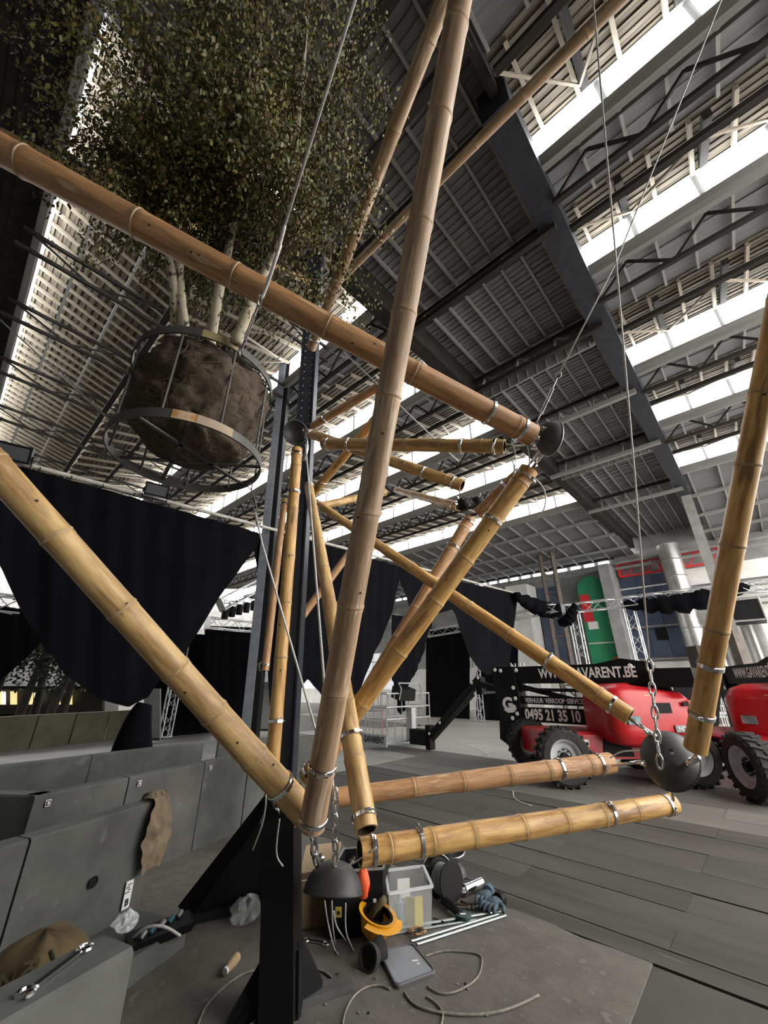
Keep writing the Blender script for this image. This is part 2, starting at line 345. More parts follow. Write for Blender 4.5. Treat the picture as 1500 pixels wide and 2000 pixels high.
edge = [AB(1.0 + .02 * math.sin(i * 1.7), -7 + (3.42 + 7) * i / n, 0) for i in range(n)] + [AB(1.0 + (7.8 - 1.0) * i / n, 3.415 + .012 * math.sin(i * 2.3) + .01 * math.sin(i * 5.1), 0) for i in range(n + 1)] + [AB(7.8, -7, 0)]
mb.hexa([p + V((0, 0, -.05)) for p in edge], edge); mb.build('rough_apron', APRON, fl)
# ---- end wall and its fittings
PLASTER = M('old_white_plaster', (.86, .86, .84), (.72, .72, .70), scale=1.2, rough=.85, spots=(.14, .14, .14), spot_scale=1.6, spot_lo=.68)
DULL = M('grey_render', (.34, .34, .335), (.24, .24, .24), scale=1.5, rough=.85)
BLUE = M('blue_black_panel', (.075, .098, .155), (.05, .066, .11), scale=1.1, rough=.4)
SKYPANE = M('clerestory_pane', (.95, .98, 1), emit=6.0)
wl = thing('wall_back', MAB.copy()); tag(wl, kind='structure')
mb = MB(); mb.hexa([AB(-16, 25.2, -.2), AB(40, 25.2, -.2), AB(40, 25.5, -.2), AB(-16, 25.5, -.2)], [AB(-16, 25.2, 9.5), AB(40, 25.2, 9.5), AB(40, 25.5, 9.5), AB(-16, 25.5, 9.5)])
mb.build('masonry', DULL, wl)
mb = MB(); mb.hexa([AB(-16, 25.12, 0), AB(40, 25.12, 0), AB(40, 25.2, 0), AB(-16, 25.2, 0)], [AB(-16, 25.12, 2.6), AB(40, 25.12, 2.6), AB(40, 25.2, 2.6), AB(-16, 25.2, 2.6)])
mb.build('white_dado', PLASTER, wl)
mb = MB(); mb.hexa([AB(-16, 25.08, 0), AB(1.9, 25.08, 0), AB(1.9, 25.2, 0), AB(-16, 25.2, 0)], [AB(-16, 25.08, 7.0), AB(1.9, 25.08, 7.0), AB(1.9, 25.2, 7.0), AB(-16, 25.2, 7.0)])
mb.build('plastered_bay', PLASTER, wl)
sp = boxmesh('clerestory_pane', SKYPANE, .55, .04, .16)
for i in range(22):
    piece('clerestory_pane', sp, wl, MAB @ Matrix.Translation((-(5.6 + .8 * i), 25.15, 8.10)))
mb = MB(); mb.bar(AB(5, 25.2, 8.3), AB(40, 25.2, 8.3), .3, .14); mb.build('eaves_beam', DARKBAR, wl)
for z in (7.75, 7.45): mb = MB(); mb.bar(AB(-8, 24.4, z), AB(34, 24.4, z), .1, .12); mb.build('crane_rail', GUTGREY, wl)
for i in range(11): barpiece('brace', PALEBAR, wl, AB(7.5 + i * 1.3, 24.8, 7.9), AB(8.1 + i * 1.3, 24.8, 7.3), .06)
lw = thing('wall_left', MAB.copy()); tag(lw, kind='structure')
mb = MB(); mb.hexa([AB(39, -7, -.2), AB(39.3, -7, -.2), AB(39.3, 25.3, -.2), AB(39, 25.3, -.2)], [AB(39, -7, 9.6), AB(39.3, -7, 9.6), AB(39.3, 25.3, 9.6), AB(39, 25.3, 9.6)])
mb.build('masonry', DULL, lw)
nw = thing('wall_near', MAB.copy()); tag(nw, kind='structure')
mb = MB(); mb.hexa([AB(-16, -7, -.2), AB(40, -7, -.2), AB(40, -7.3, -.2), AB(-16, -7.3, -.2)], [AB(-16, -7, 9.6), AB(40, -7, 9.6), AB(40, -7.3, 9.6), AB(-16, -7.3, 9.6)])
mb.build('masonry', DULL, nw)
# unseen wall added at right to keep sky light off the foreground
rw = thing('wall_light_block', MAB.copy()); tag(rw, kind='structure')
mb = MB(); mb.hexa([AB(-6, -7, -.2), AB(-6.3, -7, -.2), AB(-6.3, 2.6, -.2), AB(-6, 2.6, -.2)], [AB(-6, -7, 9.6), AB(-6.3, -7, 9.6), AB(-6.3, 2.6, 9.6), AB(-6, 2.6, 9.6)]); mb.build('masonry', DULL, rw)
# pillars and panels on the end wall
def wallpanel(name, quad, mat, b, th=.12, parent=None, label=None, cat=None):
    mb = MB(); pts = [PB(x, y, b) for x, y in quad]; mb.prism(pts, EB * th)
    o = mb.build(name, mat, parent, at=None if parent else MAB.copy())
    return tag(o, label, cat) if label else o
def pillar(a0, a1, b, z0, z1, depth, mat, mside):
    o = thing('wall_pillar', AB(a0, b, z0)); mb = MB(); mb.hexa([AB(a0, b, z0), AB(a1, b, z0), AB(a1, b + depth, z0), AB(a0, b + depth, z0)], [AB(a0, b, z1), AB(a1, b, z1), AB(a1, b + depth, z1), AB(a0, b + depth, z1)])
    mb.build('shaft', mat, o); return o
pl = pillar(9.8, 11.2, 23.6, 0, 7.3, 1.4, PLASTER, DULL); tag(pl, 'square white plastered pillar between black drape and green panel', 'pillar')
mb = MB(); mb.hexa([AB(9.75, 23.55, 0), AB(11.25, 23.55, 0), AB(11.25, 25, 0), AB(9.75, 25, 0)], [AB(9.75, 23.55, .3), AB(11.25, 23.55, .3), AB(11.25, 25, .3), AB(9.75, 25, .3)]); mb.build('plinth', DULL, pl)
pl = pillar(5.0, 5.55, 23.4, 0, 7.6, 1.7, DULL, DULL); tag(pl, 'narrow grey pillar edging the green wall panel', 'pillar')
mb = MB(); mb.hexa([AB(4.95, 23.35, 0), AB(5.6, 23.35, 0), AB(5.6, 25, 0), AB(4.95, 25, 0)], [AB(4.95, 23.35, .3), AB(5.6, 23.35, .3), AB(5.6, 25, .3), AB(4.95, 25, .3)]); mb.build('plinth', DULL, pl)
GREEN = M('green_panel_paint', (.03, .30, .14), (.02, .21, .10), scale=.9, rough=.6)
gp = thing('painted_panel', AB(6.2, 24, 0), 'tall green wall panel with rounded top and red patches', 'panel')
a_l, a_r, zt = 7.0, 5.6, 7.2
arc = [AB(a_r, 24, 0), AB(a_l, 24, 0), AB(a_l, 24, zt - .7)] + [AB(6.3 + .7 * math.cos(t), 24, zt - .7 + .7 * math.sin(t)) for t in [math.pi * i / 10 for i in range(1, 10)]] + [AB(a_r, 24, zt - .7)]
mb = MB(); mb.prism(arc, EB * .15); mb.build('green_board', GREEN, gp)
def patch(a0, a1, z0, z1, mat, nm, par, b): mb = MB(); mb.hexa([AB(a0, b, z0), AB(a1, b, z0), AB(a1, b + .03, z0), AB(a0, b + .03, z0)], [AB(a0, b, z1), AB(a1, b, z1), AB(a1, b + .03, z1), AB(a0, b + .03, z1)]); return mb.build(nm, mat, par)
REDP = M('red_patch', (.70, .03, .04), rough=.6); ORANGE = M('orange_patch', (.55, .16, .03), rough=.6)
patch(6.95, 6.45, 4.7, 6.2, REDP, 'red_patch', gp, 23.96); patch(6.8, 6.3, 4.3, 4.7, WHITE, 'white_patch', gp, 23.96); patch(6.98, 5.65, 3.55, 3.6, WHITE, 'white_stripe', gp, 23.96)
patch(5.9, 5.6, 2.45, 2.85, ORANGE, 'orange_patch', gp, 23.95); patch(5.9, 4.9, 1.9, 2.45, REDP, 'red_patch', gp, 23.3); patch(6.15, 5.9, 1.9, 2.4, WHITE, 'white_patch', gp, 23.95)
bp = thing('wall_glazing', AB(3.7, 24.7, 2.7), 'large blue-black panelled wall bay above the white dado', 'panel')
for i in range(4):
    for j in range(3):
        patch(5.0 - .78 * i - .03, 5.0 - .78 * (i + 1), 2.75 + 1.40 * j + .03, 2.75 + 1.40 * (j + 1), BLUE, 'panel', bp, 24.85)
for z in (2.72, 4.3, 6.35): mb = MB(); mb.bar(AB(5, 24.8, z), AB(2.1, 24.8, z), .06, .07); mb.build('rail', GUTGREY if z < 6 else WHITE, bp)
for (x, y) in ((3.9, 3.6), (3.2, 5.0)): patch(x, x - .5, y, y + .6, BLACK, 'dark_patch', bp, 24.8)
b2 = thing('blue_panel', AB(9, 24.9, 2.7), 'narrow blue wall bay right beside the white pillar', 'panel')
for j in range(3): patch(9.7, 8.4, 2.7 + 1.5 * j, 4.15 + 1.5 * j, BLUE, 'panel', b2, 24.9)
for j in range(2): patch(12.6, 11.4, 2.2 + 1.9 * j, 4.0 + 1.9 * j, BLUE, 'panel', b2, 24.9)
rt = thing('red_lattice_girder', AB(3, 24.75, 7.2), 'short red lattice girder under the eaves beside the silver duct', 'girder')
for z in (7.05, 7.75): mb = MB(); mb.bar(AB(4.9, 24.75, z), AB(-.2, 24.75, z), .09, .09); mb.build('chord', REDP, rt)
for i in range(11): barpiece('brace', REDP, rt, AB(4.9 - .46 * i, 24.75, 7.05 if i % 2 else 7.75), AB(4.44 - .46 * i, 24.75, 7.75 if i % 2 else 7.05), .05)
for a in (4.8, 2.85): mb = MB(); mb.bar(AB(a, 24.7, 7.0), AB(a, 24.7, 7.85), .34, .1, EA); mb.build('end_plate', REDP, rt)
DUCT = M('silver_duct', (.62, .62, .60), (.40, .40, .39), scale=1.5, stretch=(1, 1, 1), rough=.32, metal=.75)
dt = thing('ventilation_duct', AB(2.25, 23.7, 3.2), 'fat silver ventilation duct standing against the wall', 'duct')
for i in range(6):
    mb = MB(); z0 = 3.15 + i * .83; mb.lathe([(.01, z0), (.47, z0), (.47, z0 + .78), (.49, z0 + .8), (.47, z0 + .83)], 28, Matrix.Translation(AB(2.25, 23.9, 0))); mb.build('duct_section', DUCT, dt, smooth=True)
mb = MB(); mb.bar(AB(2.25, 23.9, 0), AB(2.25, 23.9, 3.2), .7, .7); mb.build('duct_plinth', M('rust_brown', (.05, .04, .035), (.08, .06, .05), rough=.8), dt)
# lattice steel column
lc = thing('lattice_column', AB(7.9, 22.5, 0), 'tall brown riveted lattice column just left of green panel', 'column')
RUST = M('brown_old_steel', (.17, .14, .12), (.10, .085, .075), scale=2.5, rough=.8)
for da in (-.35, .35): mb = MB(); mb.bar(AB(7.9 + da, 22.5, 0), AB(7.9 + da, 22.5, 9), .16, .2); mb.build('chord', RUST, lc)
for i in range(14): barpiece('brace', RUST, lc, AB(7.55, 22.5, .3 + .6 * i), AB(8.25, 22.5, .9 + .6 * i) if i % 2 else AB(8.25, 22.5, .3 + .6 * i - .0), .07)
lc = thing('roof_column', AB(.9, 20.5, 0), 'slanting grey strut carrying the dark valley beam by red girder', 'column')
mb = MB(); mb.bar(AB(.75, 21.5, 3.4), AB(.62, 18.5, 9), .34, .3); mb.build('shaft', GUTGREY, lc)
mb = MB(); mb.bar(AB(.75, 21.5, 0), AB(.75, 21.5, 3.5), .36, .36); mb.build('post', RUST, lc)
# pipes and ribs on the plastered bay
rb = thing('ribbed_panel', AB(.2, 24.9, 0), 'ribbed pale sheet metal panel low on the plastered wall', 'panel')
for i in range(9): mb = MB(); mb.bar(AB(1.5 - .22 * i, 24.9, .2), AB(1.5 - .22 * i, 24.9, 4.2), .14, .1, EA); mb.build('rib', GUTGREY if i % 2 else PLASTER, rb)
pp = thing('pipe_run', AB(.5, 24.6, 5), 'bundle of grey pipes running high along the plastered wall', 'pipes')
for i in range(5): mb = MB(); mb.tube([AB(2, 24.7, 4.9 + .28 * i), AB(-6, 24.7, 4.9 + .28 * i)], .06, 8); mb.build('pipe', GUTGREY if i % 2 else STEEL, pp, smooth=True)
ac = thing('air_unit', AB(.1, 23.5, 4.0), 'black framed ventilation unit hung behind the tall bamboo', 'unit')
mb = MB(); mb.hexa([AB(.9, 23.3, 4.0), AB(-.4, 23.3, 4.0), AB(-.4, 24.5, 4.0), AB(.9, 24.5, 4.0)], [AB(.9, 23.3, 5.0), AB(-.4, 23.3, 5.0), AB(-.4, 24.5, 5.0), AB(.9, 24.5, 5.0)]); mb.build('casing', BLACK, ac)
mb = MB(); [mb.bar(AB(*p), AB(*q), .07) for p, q in (((.9, 23.28, 4.05), (-.4, 23.28, 4.05)), ((.9, 23.28, 4.95), (-.4, 23.28, 4.95)), ((-.4, 23.28, 4), (-.4, 23.28, 5)), ((.9, 23.28, 4), (.9, 23.28, 5)))]; mb.build('frame', GUTGREY, ac)
# long white windows with small panes in the wall far behind the curtains
wn = thing('window_1', MAB.copy()); tag(wn, kind='structure')
for (x0, x1) in ((570, 660), (690, 800)):
    p = PB(x0, 1390, 25.05); q = PB(x1, 1300, 25.05); a0 = p.dot(EA); a1 = q.dot(EA); z0 = 1.2; z1 = 4.0
    n = 8; da = (a1 - a0) / n
    for i in range(n):
        for j in range(4): patch(a0 + da * i, a0 + da * (i + .9), z0 + .7 * j, z0 + .7 * j + .63, M('white_window_pane', (.75, .77, .78), emit=.55), 'pane', wn, 25.0)
# ================================================================ THE BAMBOO SCULPTURE
def pxscale(q, d):
    r = V((q[0] - 750, q[1] - 1000)); rho = r.length / FOC; d = V(d).normalized()
    c = abs(d.dot(r.normalized())) if rho > 1e-6 else 1
    return math.sqrt(c * c + (1 - c * c) * (1 + rho * rho))
def pole(a, t0, w0, b, t1, w1, mat, label, gap=.30, c0=(.05, .36), c1=(.05, .36), holes=0, group=None):
    d = (b[0] - a[0], b[1] - a[1]); p = W(*a, t0); q = W(*b, t1); L = (q - p).length
    r0 = w0 * t0 / (2 * FOC * pxscale(a, d)); r1 = w1 * t1 / (2 * FOC * pxscale(b, d))
    root = thing('bamboo_pole', frame(p, q - p), label, 'bamboo pole', group)
    R = lambda z: r0 + (r1 - r0) * z / L
    nodes = []; z = gap * rng.uniform(.3, .6)
    while z < L - .06: nodes.append(z); z += gap * rng.uniform(.82, 1.2)
    bx, by, ph = rng.uniform(-.004, .004, 2).tolist() + [rng.uniform(0, 6)]
    prof = [(0, R(0) * .99, 0)]
    for k, zn in enumerate(nodes):
        r = R(zn); prev = nodes[k - 1] if k else 0
        zm = (prev + zn) / 2; prof.append((zm, R(zm) * .985, 0))
        prof += [(zn - .030, r * .985, 0), (zn - .012, r * 1.012, 0), (zn - .006, r * 1.055, 1), (zn + .001, r * 1.055, 1), (zn + .005, r * 1.0, 1), (zn + .011, r * 1.03, 0), (zn + .03, r * .99, 0)]
    prof.append((L, R(L) * .99, 0)); prof = [x for i, x in enumerate(prof) if i == 0 or x[0] > prof[i - 1][0] + 1e-4]
    n = 28; mb = MB()
    ctr = lambda z: V((bx * math.sin(z * 1.3 + ph) * 2, by * math.sin(z * 1.1 + ph) * 2, z))
    ang = [(math.cos(2 * math.pi * k / n), math.sin(2 * math.pi * k / n)) for k in range(n)]
    ring = lambda z, r: [ctr(z) + V((c * r, s_ * r, 0)) for c, s_ in ang]
    vs = []; fs = []; mi = []
    for i, (z, r, m) in enumerate(prof):
        vs += ring(z, r)
        if i:
            for k in range(n): fs.append(((i - 1) * n + k, (i - 1) * n + (k + 1) % n, i * n + (k + 1) % n, i * n + k)); mi.append(1 if prof[i - 1][2] and m else 0)
    for e, (z, sg) in enumerate(((0, 1), (L, -1))):            # cut ends: a wall, then a dark hollow
        base = (0 if e == 0 else (len(prof) - 1) * n); r = R(z); o = len(vs)
        vs += ring(z, r * .80) + ring(z + sg * .10, r * .78)
        for k in range(n):
            k2 = (k + 1) % n
            fs += [(base + k, base + k2, o + k2, o + k), (o + k, o + k2, o + n + k2, o + n + k)]; mi += [2, 3]
        fs.append(tuple(range(o + n, o + 2 * n))); mi.append(3)
    mb.v = [tuple(x) for x in vs]; mb.f = fs; mb.mi = mi
    mb.build('culm', [mat, NODE, CUT, HOLLOW], root, smooth=True, local=True)
    Mw = WM[root]
    for z in [x for x in c0] + [L - x for x in c1]:
        r = R(z) * 1.045; cm = MB(Mw); cm.lathe([(r, z - .011), (r + .003, z - .009), (r + .003, z + .009), (r, z + .011)], 28, Matrix.Translation(ctr(z) - V((0, 0, z))))
        cl = cm.build('hose_clamp', CHROME, root, smooth=True)
        # the screw turns to face the camera side
        cam_l = (Mw.inverted() @ EYE); t = math.atan2(cam_l.y, cam_l.x) + rng.uniform(-.9, .9); u = V((math.cos(t), math.sin(t), 0)); tv = V((-u.y, u.x, 0))
        sm = MB(Mw); c = ctr(z) + u * (r + .008); sm.obb(c, tv * .018, u * .007, V((0, 0, .008))); sm.tube([c - tv * .018, c - tv * .034], .0065, 6); sm.build('clamp_screw', CHROME, cl)
    for _ in range(holes):
        z = rng.uniform(.15, .85) * L; t = math.atan2((Mw.inverted() @ EYE).y, (Mw.inverted() @ EYE).x) + rng.uniform(-.7, .7)
        hm = MB(Mw); c = ctr(z) + V((math.cos(t), math.sin(t), 0)) * R(z) * .985; hm.tube([c, c + V((math.cos(t), math.sin(t), 0)) * .0022], .006, 8); hm.build('drilled_hole', HOLLOW, root)
    return root
G1 = None
pole((906, -60), 1.72, 48, (612, 1612), 1.86, 52, BAMG, 'long near upright bamboo crossing the whole view, scuffed grey-brown', .46, (.1,), (.04, .30), 3)
pole((-70, 256), 1.90, 64, (1040, 850), 2.52, 47, BAMB, 'thick reddish bamboo sloping across under the tree to the steel bowl', .62, (), (.09, .33), 6)
pole((-70, 850), 1.50, 70, (600, 1588), 1.98, 62, BAMP, 'thick mottled bamboo sloping up to the left past black drapes', .33, (), (.22,), 5)
pole((1580, 300), 1.55, 58, (1360, 1464), 1.78, 53, BAMY, 'thick upright bamboo hanging before the wall with blue panels', .36, (), (.17, .40), 4)
pole((703, 1668), 1.98, 64, (1312, 1568), 2.62, 45, BAMY, 'short fat yellow bamboo lying level lowest over the floor', .29, (.07, .33), (.07, .55), 0)
pole((657, 1556), 2.62, 40, (1193, 1491), 3.14, 44, BAMB, 'reddish level bamboo just behind the lowest yellow one', .33, (), (.12, .48), 0)
pole((1034, 918), 2.78, 38, (598, 1520), 2.62, 38, BAMY, 'bamboo marked with burn streaks leaning from the steel bowl to the base', .36, (.06, .45), (.05,), 2)
pole((1018, 922), 2.98, 26, (936, 1004), 3.15, 29, BAMB, 'short foreshortened bamboo stub tucked behind the streaked leaning pole', .30, (.15,), (), 3)
pole((918, 1012), 4.95, 24, (640, 1480), 3.90, 31, BAMB, 'reddish bamboo hanging parallel behind the streaked leaning pole', .42, (.06, .45), (), 0)
pole((618, 982), 5.75, 15, (1230, 1400), 2.72, 36, BAMY, 'bamboo running down from the mast to the black float over the red lift', .42, (.08,), (.12, .62), 0)
pole((632, 866), 3.75, 23, (985, 873), 2.92, 29, BAMP, 'level bamboo behind the near upright, ending below the steel bowl', .36, (.06, .3), (.07, .33), 0)
pole((602, 846), 4.95, 19, (903, 949), 3.90, 25, BAMP, 'dark spotted bamboo descending behind the level one', .42, (.06,), (.1, .45), 4)
pole((774, 957), 7.4, 12, (897, 990), 4.95, 18, BAMP, 'pale thin bamboo pointing away beneath the spotted one', .40, (), (.1,), 0)
pole((610, 833), 5.3, 15, (762, 742), 4.6, 19, BAMB, 'reddish bamboo rising from the mast behind the near upright', .45, (.25,), (), 0)
pole((611, 964), 5.6, 16, (770, 775), 4.5, 20, BAMY, 'bamboo rising steeply from the mast node behind the level pole', .45, (.3,), (), 0)
pole((617, 989), 6.0, 15, (752, 962), 7.0, 15, BAMP, 'slim ringed pale bamboo lying nearly level beside the mast node', .28, (), (), 0)
pole((742, 1000), 6.3, 13, (580, 1216), 5.3, 16, BAMB, 'thin bamboo slanting down against the black drape behind the mast', .45, (), (), 0)
pole((579, 876), 3.35, 21, (532, 1515), 2.40, 29, BAMY, 'upright yellow bamboo hanging below the grey round dish', .40, (.06, .42), (.3,), 3)
pole((556, 975), 5.3, 13, (517, 1310), 4.3, 16, BAMB, 'thin dark bamboo hanging beside the yellow upright', .40, (.08,), (.06,), 0)
pole((603, 948), 5.2, 17, (717, 1622), 1.98, 48, BAMP, 'pale bamboo coming forward from the mast to the base, white rope along it', .40, (.06,), (.06, .48), 2)
pole((878, -30), 2.45, 36, (608, 680), 4.25, 20, BAMG, 'dark bamboo high beside the tree crossing behind the near upright', .50, (), (.12,), 0)
pole((1235, -25), 3.1, 30, (622, 588), 5.6, 14, BAMG, 'slender bamboo rising high towards the skylights', .60, (), (.15,), 0)
pole((-60, 236), 2.75, 27, (604, 551), 6.5, 12, BAMP, 'pale bamboo behind the thick reddish one, ending at the mast top', .5, (), (.12,), 0)

# ---- steel bowls that join the poles
def bowl(name, c, axis, R, mat, label, depth=.9, stem=True):
    Mw = frame(c, axis); root = thing(name, Mw, label, 'steel bowl')
    pr = [(R * math.cos(t), R * depth * math.sin(t)) for t in [math.pi / 2 * i / 10 for i in range(11)]]
    pin = [(max(r - .008, 0), max(z - .008, 0)) for r, z in pr][::-1]
    mb = MB(Mw); mb.lathe(pr + pin, 36); mb.build('shell', mat, root, smooth=True)
    mb = MB(Mw); mb.tube([V((R * math.cos(t), R * math.sin(t), 0)) for t in [2 * math.pi * i / 36 for i in range(36)]], .006, 6, closed=True); mb.build('rim', STEEL if R > .1 and 'rim' in label else mat, root, smooth=True)
    if stem:
        for i in range(3):
            t = 2 * math.pi * i / 3 + .5; p = V((R * .55 * math.cos(t), R * .55 * math.sin(t), R * depth * .80)); d = V((p.x * .9, p.y * .9, p.z)).normalized()
            sm = MB(Mw); sm.tube([p, p + d * .05], .010, 8); sm.tube([p + d * .02, p + d * .03], .018, 6); sm.build('eye_bolt', CHROME, root)
    return root
bowl('steel_bowl', W(650, 1742, 2.1), V((.05, .25, 1)), .155, DARKMETAL, 'scratched dark steel bowl hanging dome-up above the floor at the base', .85)
bowl('steel_bowl', W(1078, 857, 2.62), W(1045, 850, 2.6) - W(1078, 857, 2.62), .118, DARKMETAL, 'dark steel bowl with bright rim hung at the end of the thick reddish bamboo', .95)
bowl('steel_bowl', W(577, 845, 4.85), W(592, 843, 5.2) - W(577, 845, 4.85), .150, M('grey_bowl', (.16, .165, .17), (.11, .112, .115), scale=7, rough=.5, metal=.3), 'grey round dish facing us beside the riveted mast', .8)
bowl('steel_bowl', W(1312, 1487, 2.40), V((-.78, -.35, .45)), .165, DARKMETAL, 'dull black steel bowl hanging before the red lift on a chain', 1.0)
bowl('steel_bowl', W(556, 1600, 2.32), V((0, -.1, 1)), .135, DARKMETAL, 'dark steel bowl sitting on top of the black base post', .7)
bowl('steel_bowl', W(607, 584, 6.1), V((0, 0, 1)), .105, BLACK, 'small black dome against the mast top by the pale pole end', 1.3, False)
bowl('steel_bowl', W(905, 985, 4.75), V((-.6, -.6, .3)), .085, BLACK, 'small black bowl at the end of the pale thin bamboo', 1.0)
bowl('steel_bowl', W(932, 984, 4.5), V((.6, -.5, .4)), .085, BLACK, 'small black bowl beside the short bamboo stub', 1.0)
bowl('steel_bowl', W(590, 970, 5.9), V((.8, -.5, .3)), .105, BLACK, 'black bowl on the mast where many bamboo ends meet', 1.0)
bowl('steel_bowl', W(509, 1302, 4.3), V((-1, 0, 0)), .045, M('olive_bowl', (.12, .13, .10), rough=.5), 'small olive-grey cup at the foot of the thin dark bamboo', 1.0, False)
# ---- ropes, turnbuckles, chains
def rope(pts, r, label, mat=None, name='wire_rope', cat='rope', n=7, group=None, sm=0):
    if sm: pts = smooth_path(pts, sm)
    mb = MB(); mb.tube(pts, r, n); o = mb.build(name, mat or CABLE, smooth='all'); return tag(o, label, cat, group)
def turnbuckle(p, q, wd, label):
    p = V(p); q = V(q); d = (q - p).normalized(); L = (q - p).length; x = d.cross(FW).normalized()
    root = thing('turnbuckle', p, label, 'turnbuckle')
    for s in (-1, 1):
        mb = MB(); mb.tube([p + d * L * .28 + x * wd * s * .5, p + d * L * .72 + x * wd * s * .5], wd * .22, 6); mb.build('body_bar', STEEL, root, smooth=True)
    for e, f in ((.0, .3), (1.0, .7)):
        mb = MB(); mb.tube([p + d * L * (.12 if e == 0 else .88), p + d * L * f], wd * .3, 6)
        c = p + d * L * (.06 if e == 0 else .94); rr = L * .06
        mb.tube([c + d * rr * math.cos(t) + x * rr * .7 * math.sin(t) for t in [2 * math.pi * i / 12 for i in range(12)]], wd * .22, 5, closed=True); mb.build('eye', STEEL, root, smooth=True)
    return root
def chain(p, q, n, r, label, wire=.006):
    p = V(p); q = V(q); root = thing('chain', p, label, 'chain'); d = (q - p) / n; u = d.normalized(); x0 = u.orthogonal().normalized(); y0 = u.cross(x0)
    me = None
    for i in range(n):
        c = p + d * (i + .5); x = x0 if i % 2 else y0
        Mw = basis(c, u, x)
        if me is None:
            mb = MB(); h = d.length * .62
            mb.tube([V((h * math.cos(t), r * math.sin(t), 0)) for t in [2 * math.pi * k / 12 for k in range(12)]], wire, 6, closed=True)
            me = bpy.data.meshes.new('link'); me.from_pydata(mb.v, [], mb.f); me.materials.append(CHROME); me.polygons.foreach_set('use_smooth', [True] * len(me.polygons))
        piece('chain_link', me, root, Mw)
    return root
rope([W(556, 440, 1.90) + (W(712, -60, 1.62) - W(556, 440, 1.90)) * 3.0, W(556, 440, 1.90)], .007, 'thick pale wire rope rising past the tree to the roof')
rope([W(556, 440, 1.90), W(540, 500, 1.94), W(520, 560, 2.0), W(511, 582, 2.02), W(524, 548, 1.99), W(548, 478, 1.93)], .009, 'doubled rope end clamped above the turnbuckle at the thick bamboo', sm=5)
turnbuckle(W(511, 578, 2.0), W(468, 692, 2.62), .022, 'long steel turnbuckle hooking the pale rope to the root basket')
rope([W(1240, 930, 2.36) + (W(1155, -40, 2.30) - W(1240, 930, 2.36)) * 1.9, W(1240, 930, 2.36), W(1268, 1290, 2.40)], .005, 'long thin rope dropping from the roof to the black steel bowl')
chain(W(1268, 1290, 2.40), W(1290, 1500, 2.26), 9, .016, 'steel chain carrying the black steel bowl before the red lift')
rope([W(1202, 515, 2.55) + (W(1425, -40, 2.5) - W(1202, 515, 2.55)) * 2.8, W(1202, 515, 2.55), W(1092, 730, 2.58)], .005, 'long thin rope slanting up from the bright rimmed bowl')
turnbuckle(W(1094, 726, 2.58), W(1042, 838, 2.58), .016, 'turnbuckle above the bright rimmed bowl')
turnbuckle(W(488, 945, 2.75), W(506, 1025, 2.5), .020, 'turnbuckle hanging under the root basket')
rope([W(498, 1000, 2.55), W(512, 1062, 2.42), W(625, 1455, 1.95)], .006, 'grey wire rope stretched from the root basket down to the base')
rope([W(597, 868, 4.4), W(634, 1345, 2.3)], .0085, 'white rope strung along the pale forward bamboo')
rope([W(593, 838, 4.7), W(600, 870, 4.6), W(594, 900, 4.6)], .018, 'knotted shackle loop beside the grey round dish', CHROME, 'shackle', 'shackle', sm=4)
rope([W(672, 688, 4.2), W(896, 902, 4.0)], .007, 'thin white rope behind the near upright to the spotted bamboo')
rope([W(540, 705, 6.5), W(640, 560, 6.5)], .008, 'thin pale rope slanting across the roof left of the mast')
rope([W(-20, 606, 4.2), W(225, 830, 3.0)], .007, 'thin grey rope tied to the left side of the root basket')
turnbuckle(W(118, 728, 3.5), W(180, 788, 3.2), .016, 'turnbuckle on the rope left of the root basket')
rope([W(988, 867, 2.9), W(1003, 872, 2.8), W(1006, 905, 2.8), W(1000, 950, 2.9)], .004, 'loose wire loop dangling from the level bamboo end', sm=6)
rope([W(1040, 930, 2.7), W(1062, 955, 2.7), W(1064, 990, 2.7), W(1048, 1012, 2.75)], .005, 'loose wire loop at the top of the streaked bamboo', sm=6)
rope([W(1030, 870, 2.7), W(1034, 900, 2.7), W(1033, 930, 2.75)], .005, 'short grey wire hanging under the bright rimmed bowl', sm=6)
rope([W(987, 873, 2.9), W(1015, 870, 2.8), W(1052, 862, 2.62)], .011, 'steel link tying the level bamboo to the bright rimmed bowl', CHROME, 'tie_rod', 'tie rod')
rope([W(1045, 850, 2.55), W(1060, 862, 2.6)], .014, 'steel bolt tying the thick bamboo end to the bright rimmed bowl', CHROME, 'tie_rod', 'tie rod')
rope([W(1064, 880, 2.62), W(1036, 920, 2.8)], .012, 'steel link from bright rimmed bowl to streaked bamboo', CHROME, 'tie_rod', 'tie rod')
rope([W(1055, 880, 2.62), W(1022, 922, 2.9)], .010, 'steel link from bright rimmed bowl to the bamboo stub', CHROME, 'tie_rod', 'tie rod')
rope([W(1232, 1405, 2.62), W(1282, 1440, 2.42)], .013, 'steel rod joining the bamboo above the lift to the black bowl', CHROME, 'tie_rod', 'tie rod')
rope([W(1196, 1495, 3.05), W(1262, 1486, 2.5)], .011, 'steel rod joining the reddish level bamboo to the black bowl', CHROME, 'tie_rod', 'tie rod')
rope([W(1192, 1480, 3.05), W(1215, 1468, 2.9), W(1255, 1466, 2.5)], .005, 'grey wire looping over to the black bowl', sm=5)
rope([W(1306, 1522, 2.4), W(1314, 1562, 2.5)], .012, 'steel link hanging from the black bowl to the yellow bamboo', CHROME, 'tie_rod', 'tie rod')
rope([W(1330, 1500, 2.25), W(1362, 1480, 1.85)], .016, 'steel hook joining the black bowl and the upright yellow bamboo', CHROME, 'tie_rod', 'tie rod')
chain(W(655, 1540, 1.95), W(655, 1690, 2.0), 6, .016, 'bright chain at the base between the bamboo ends', .007)
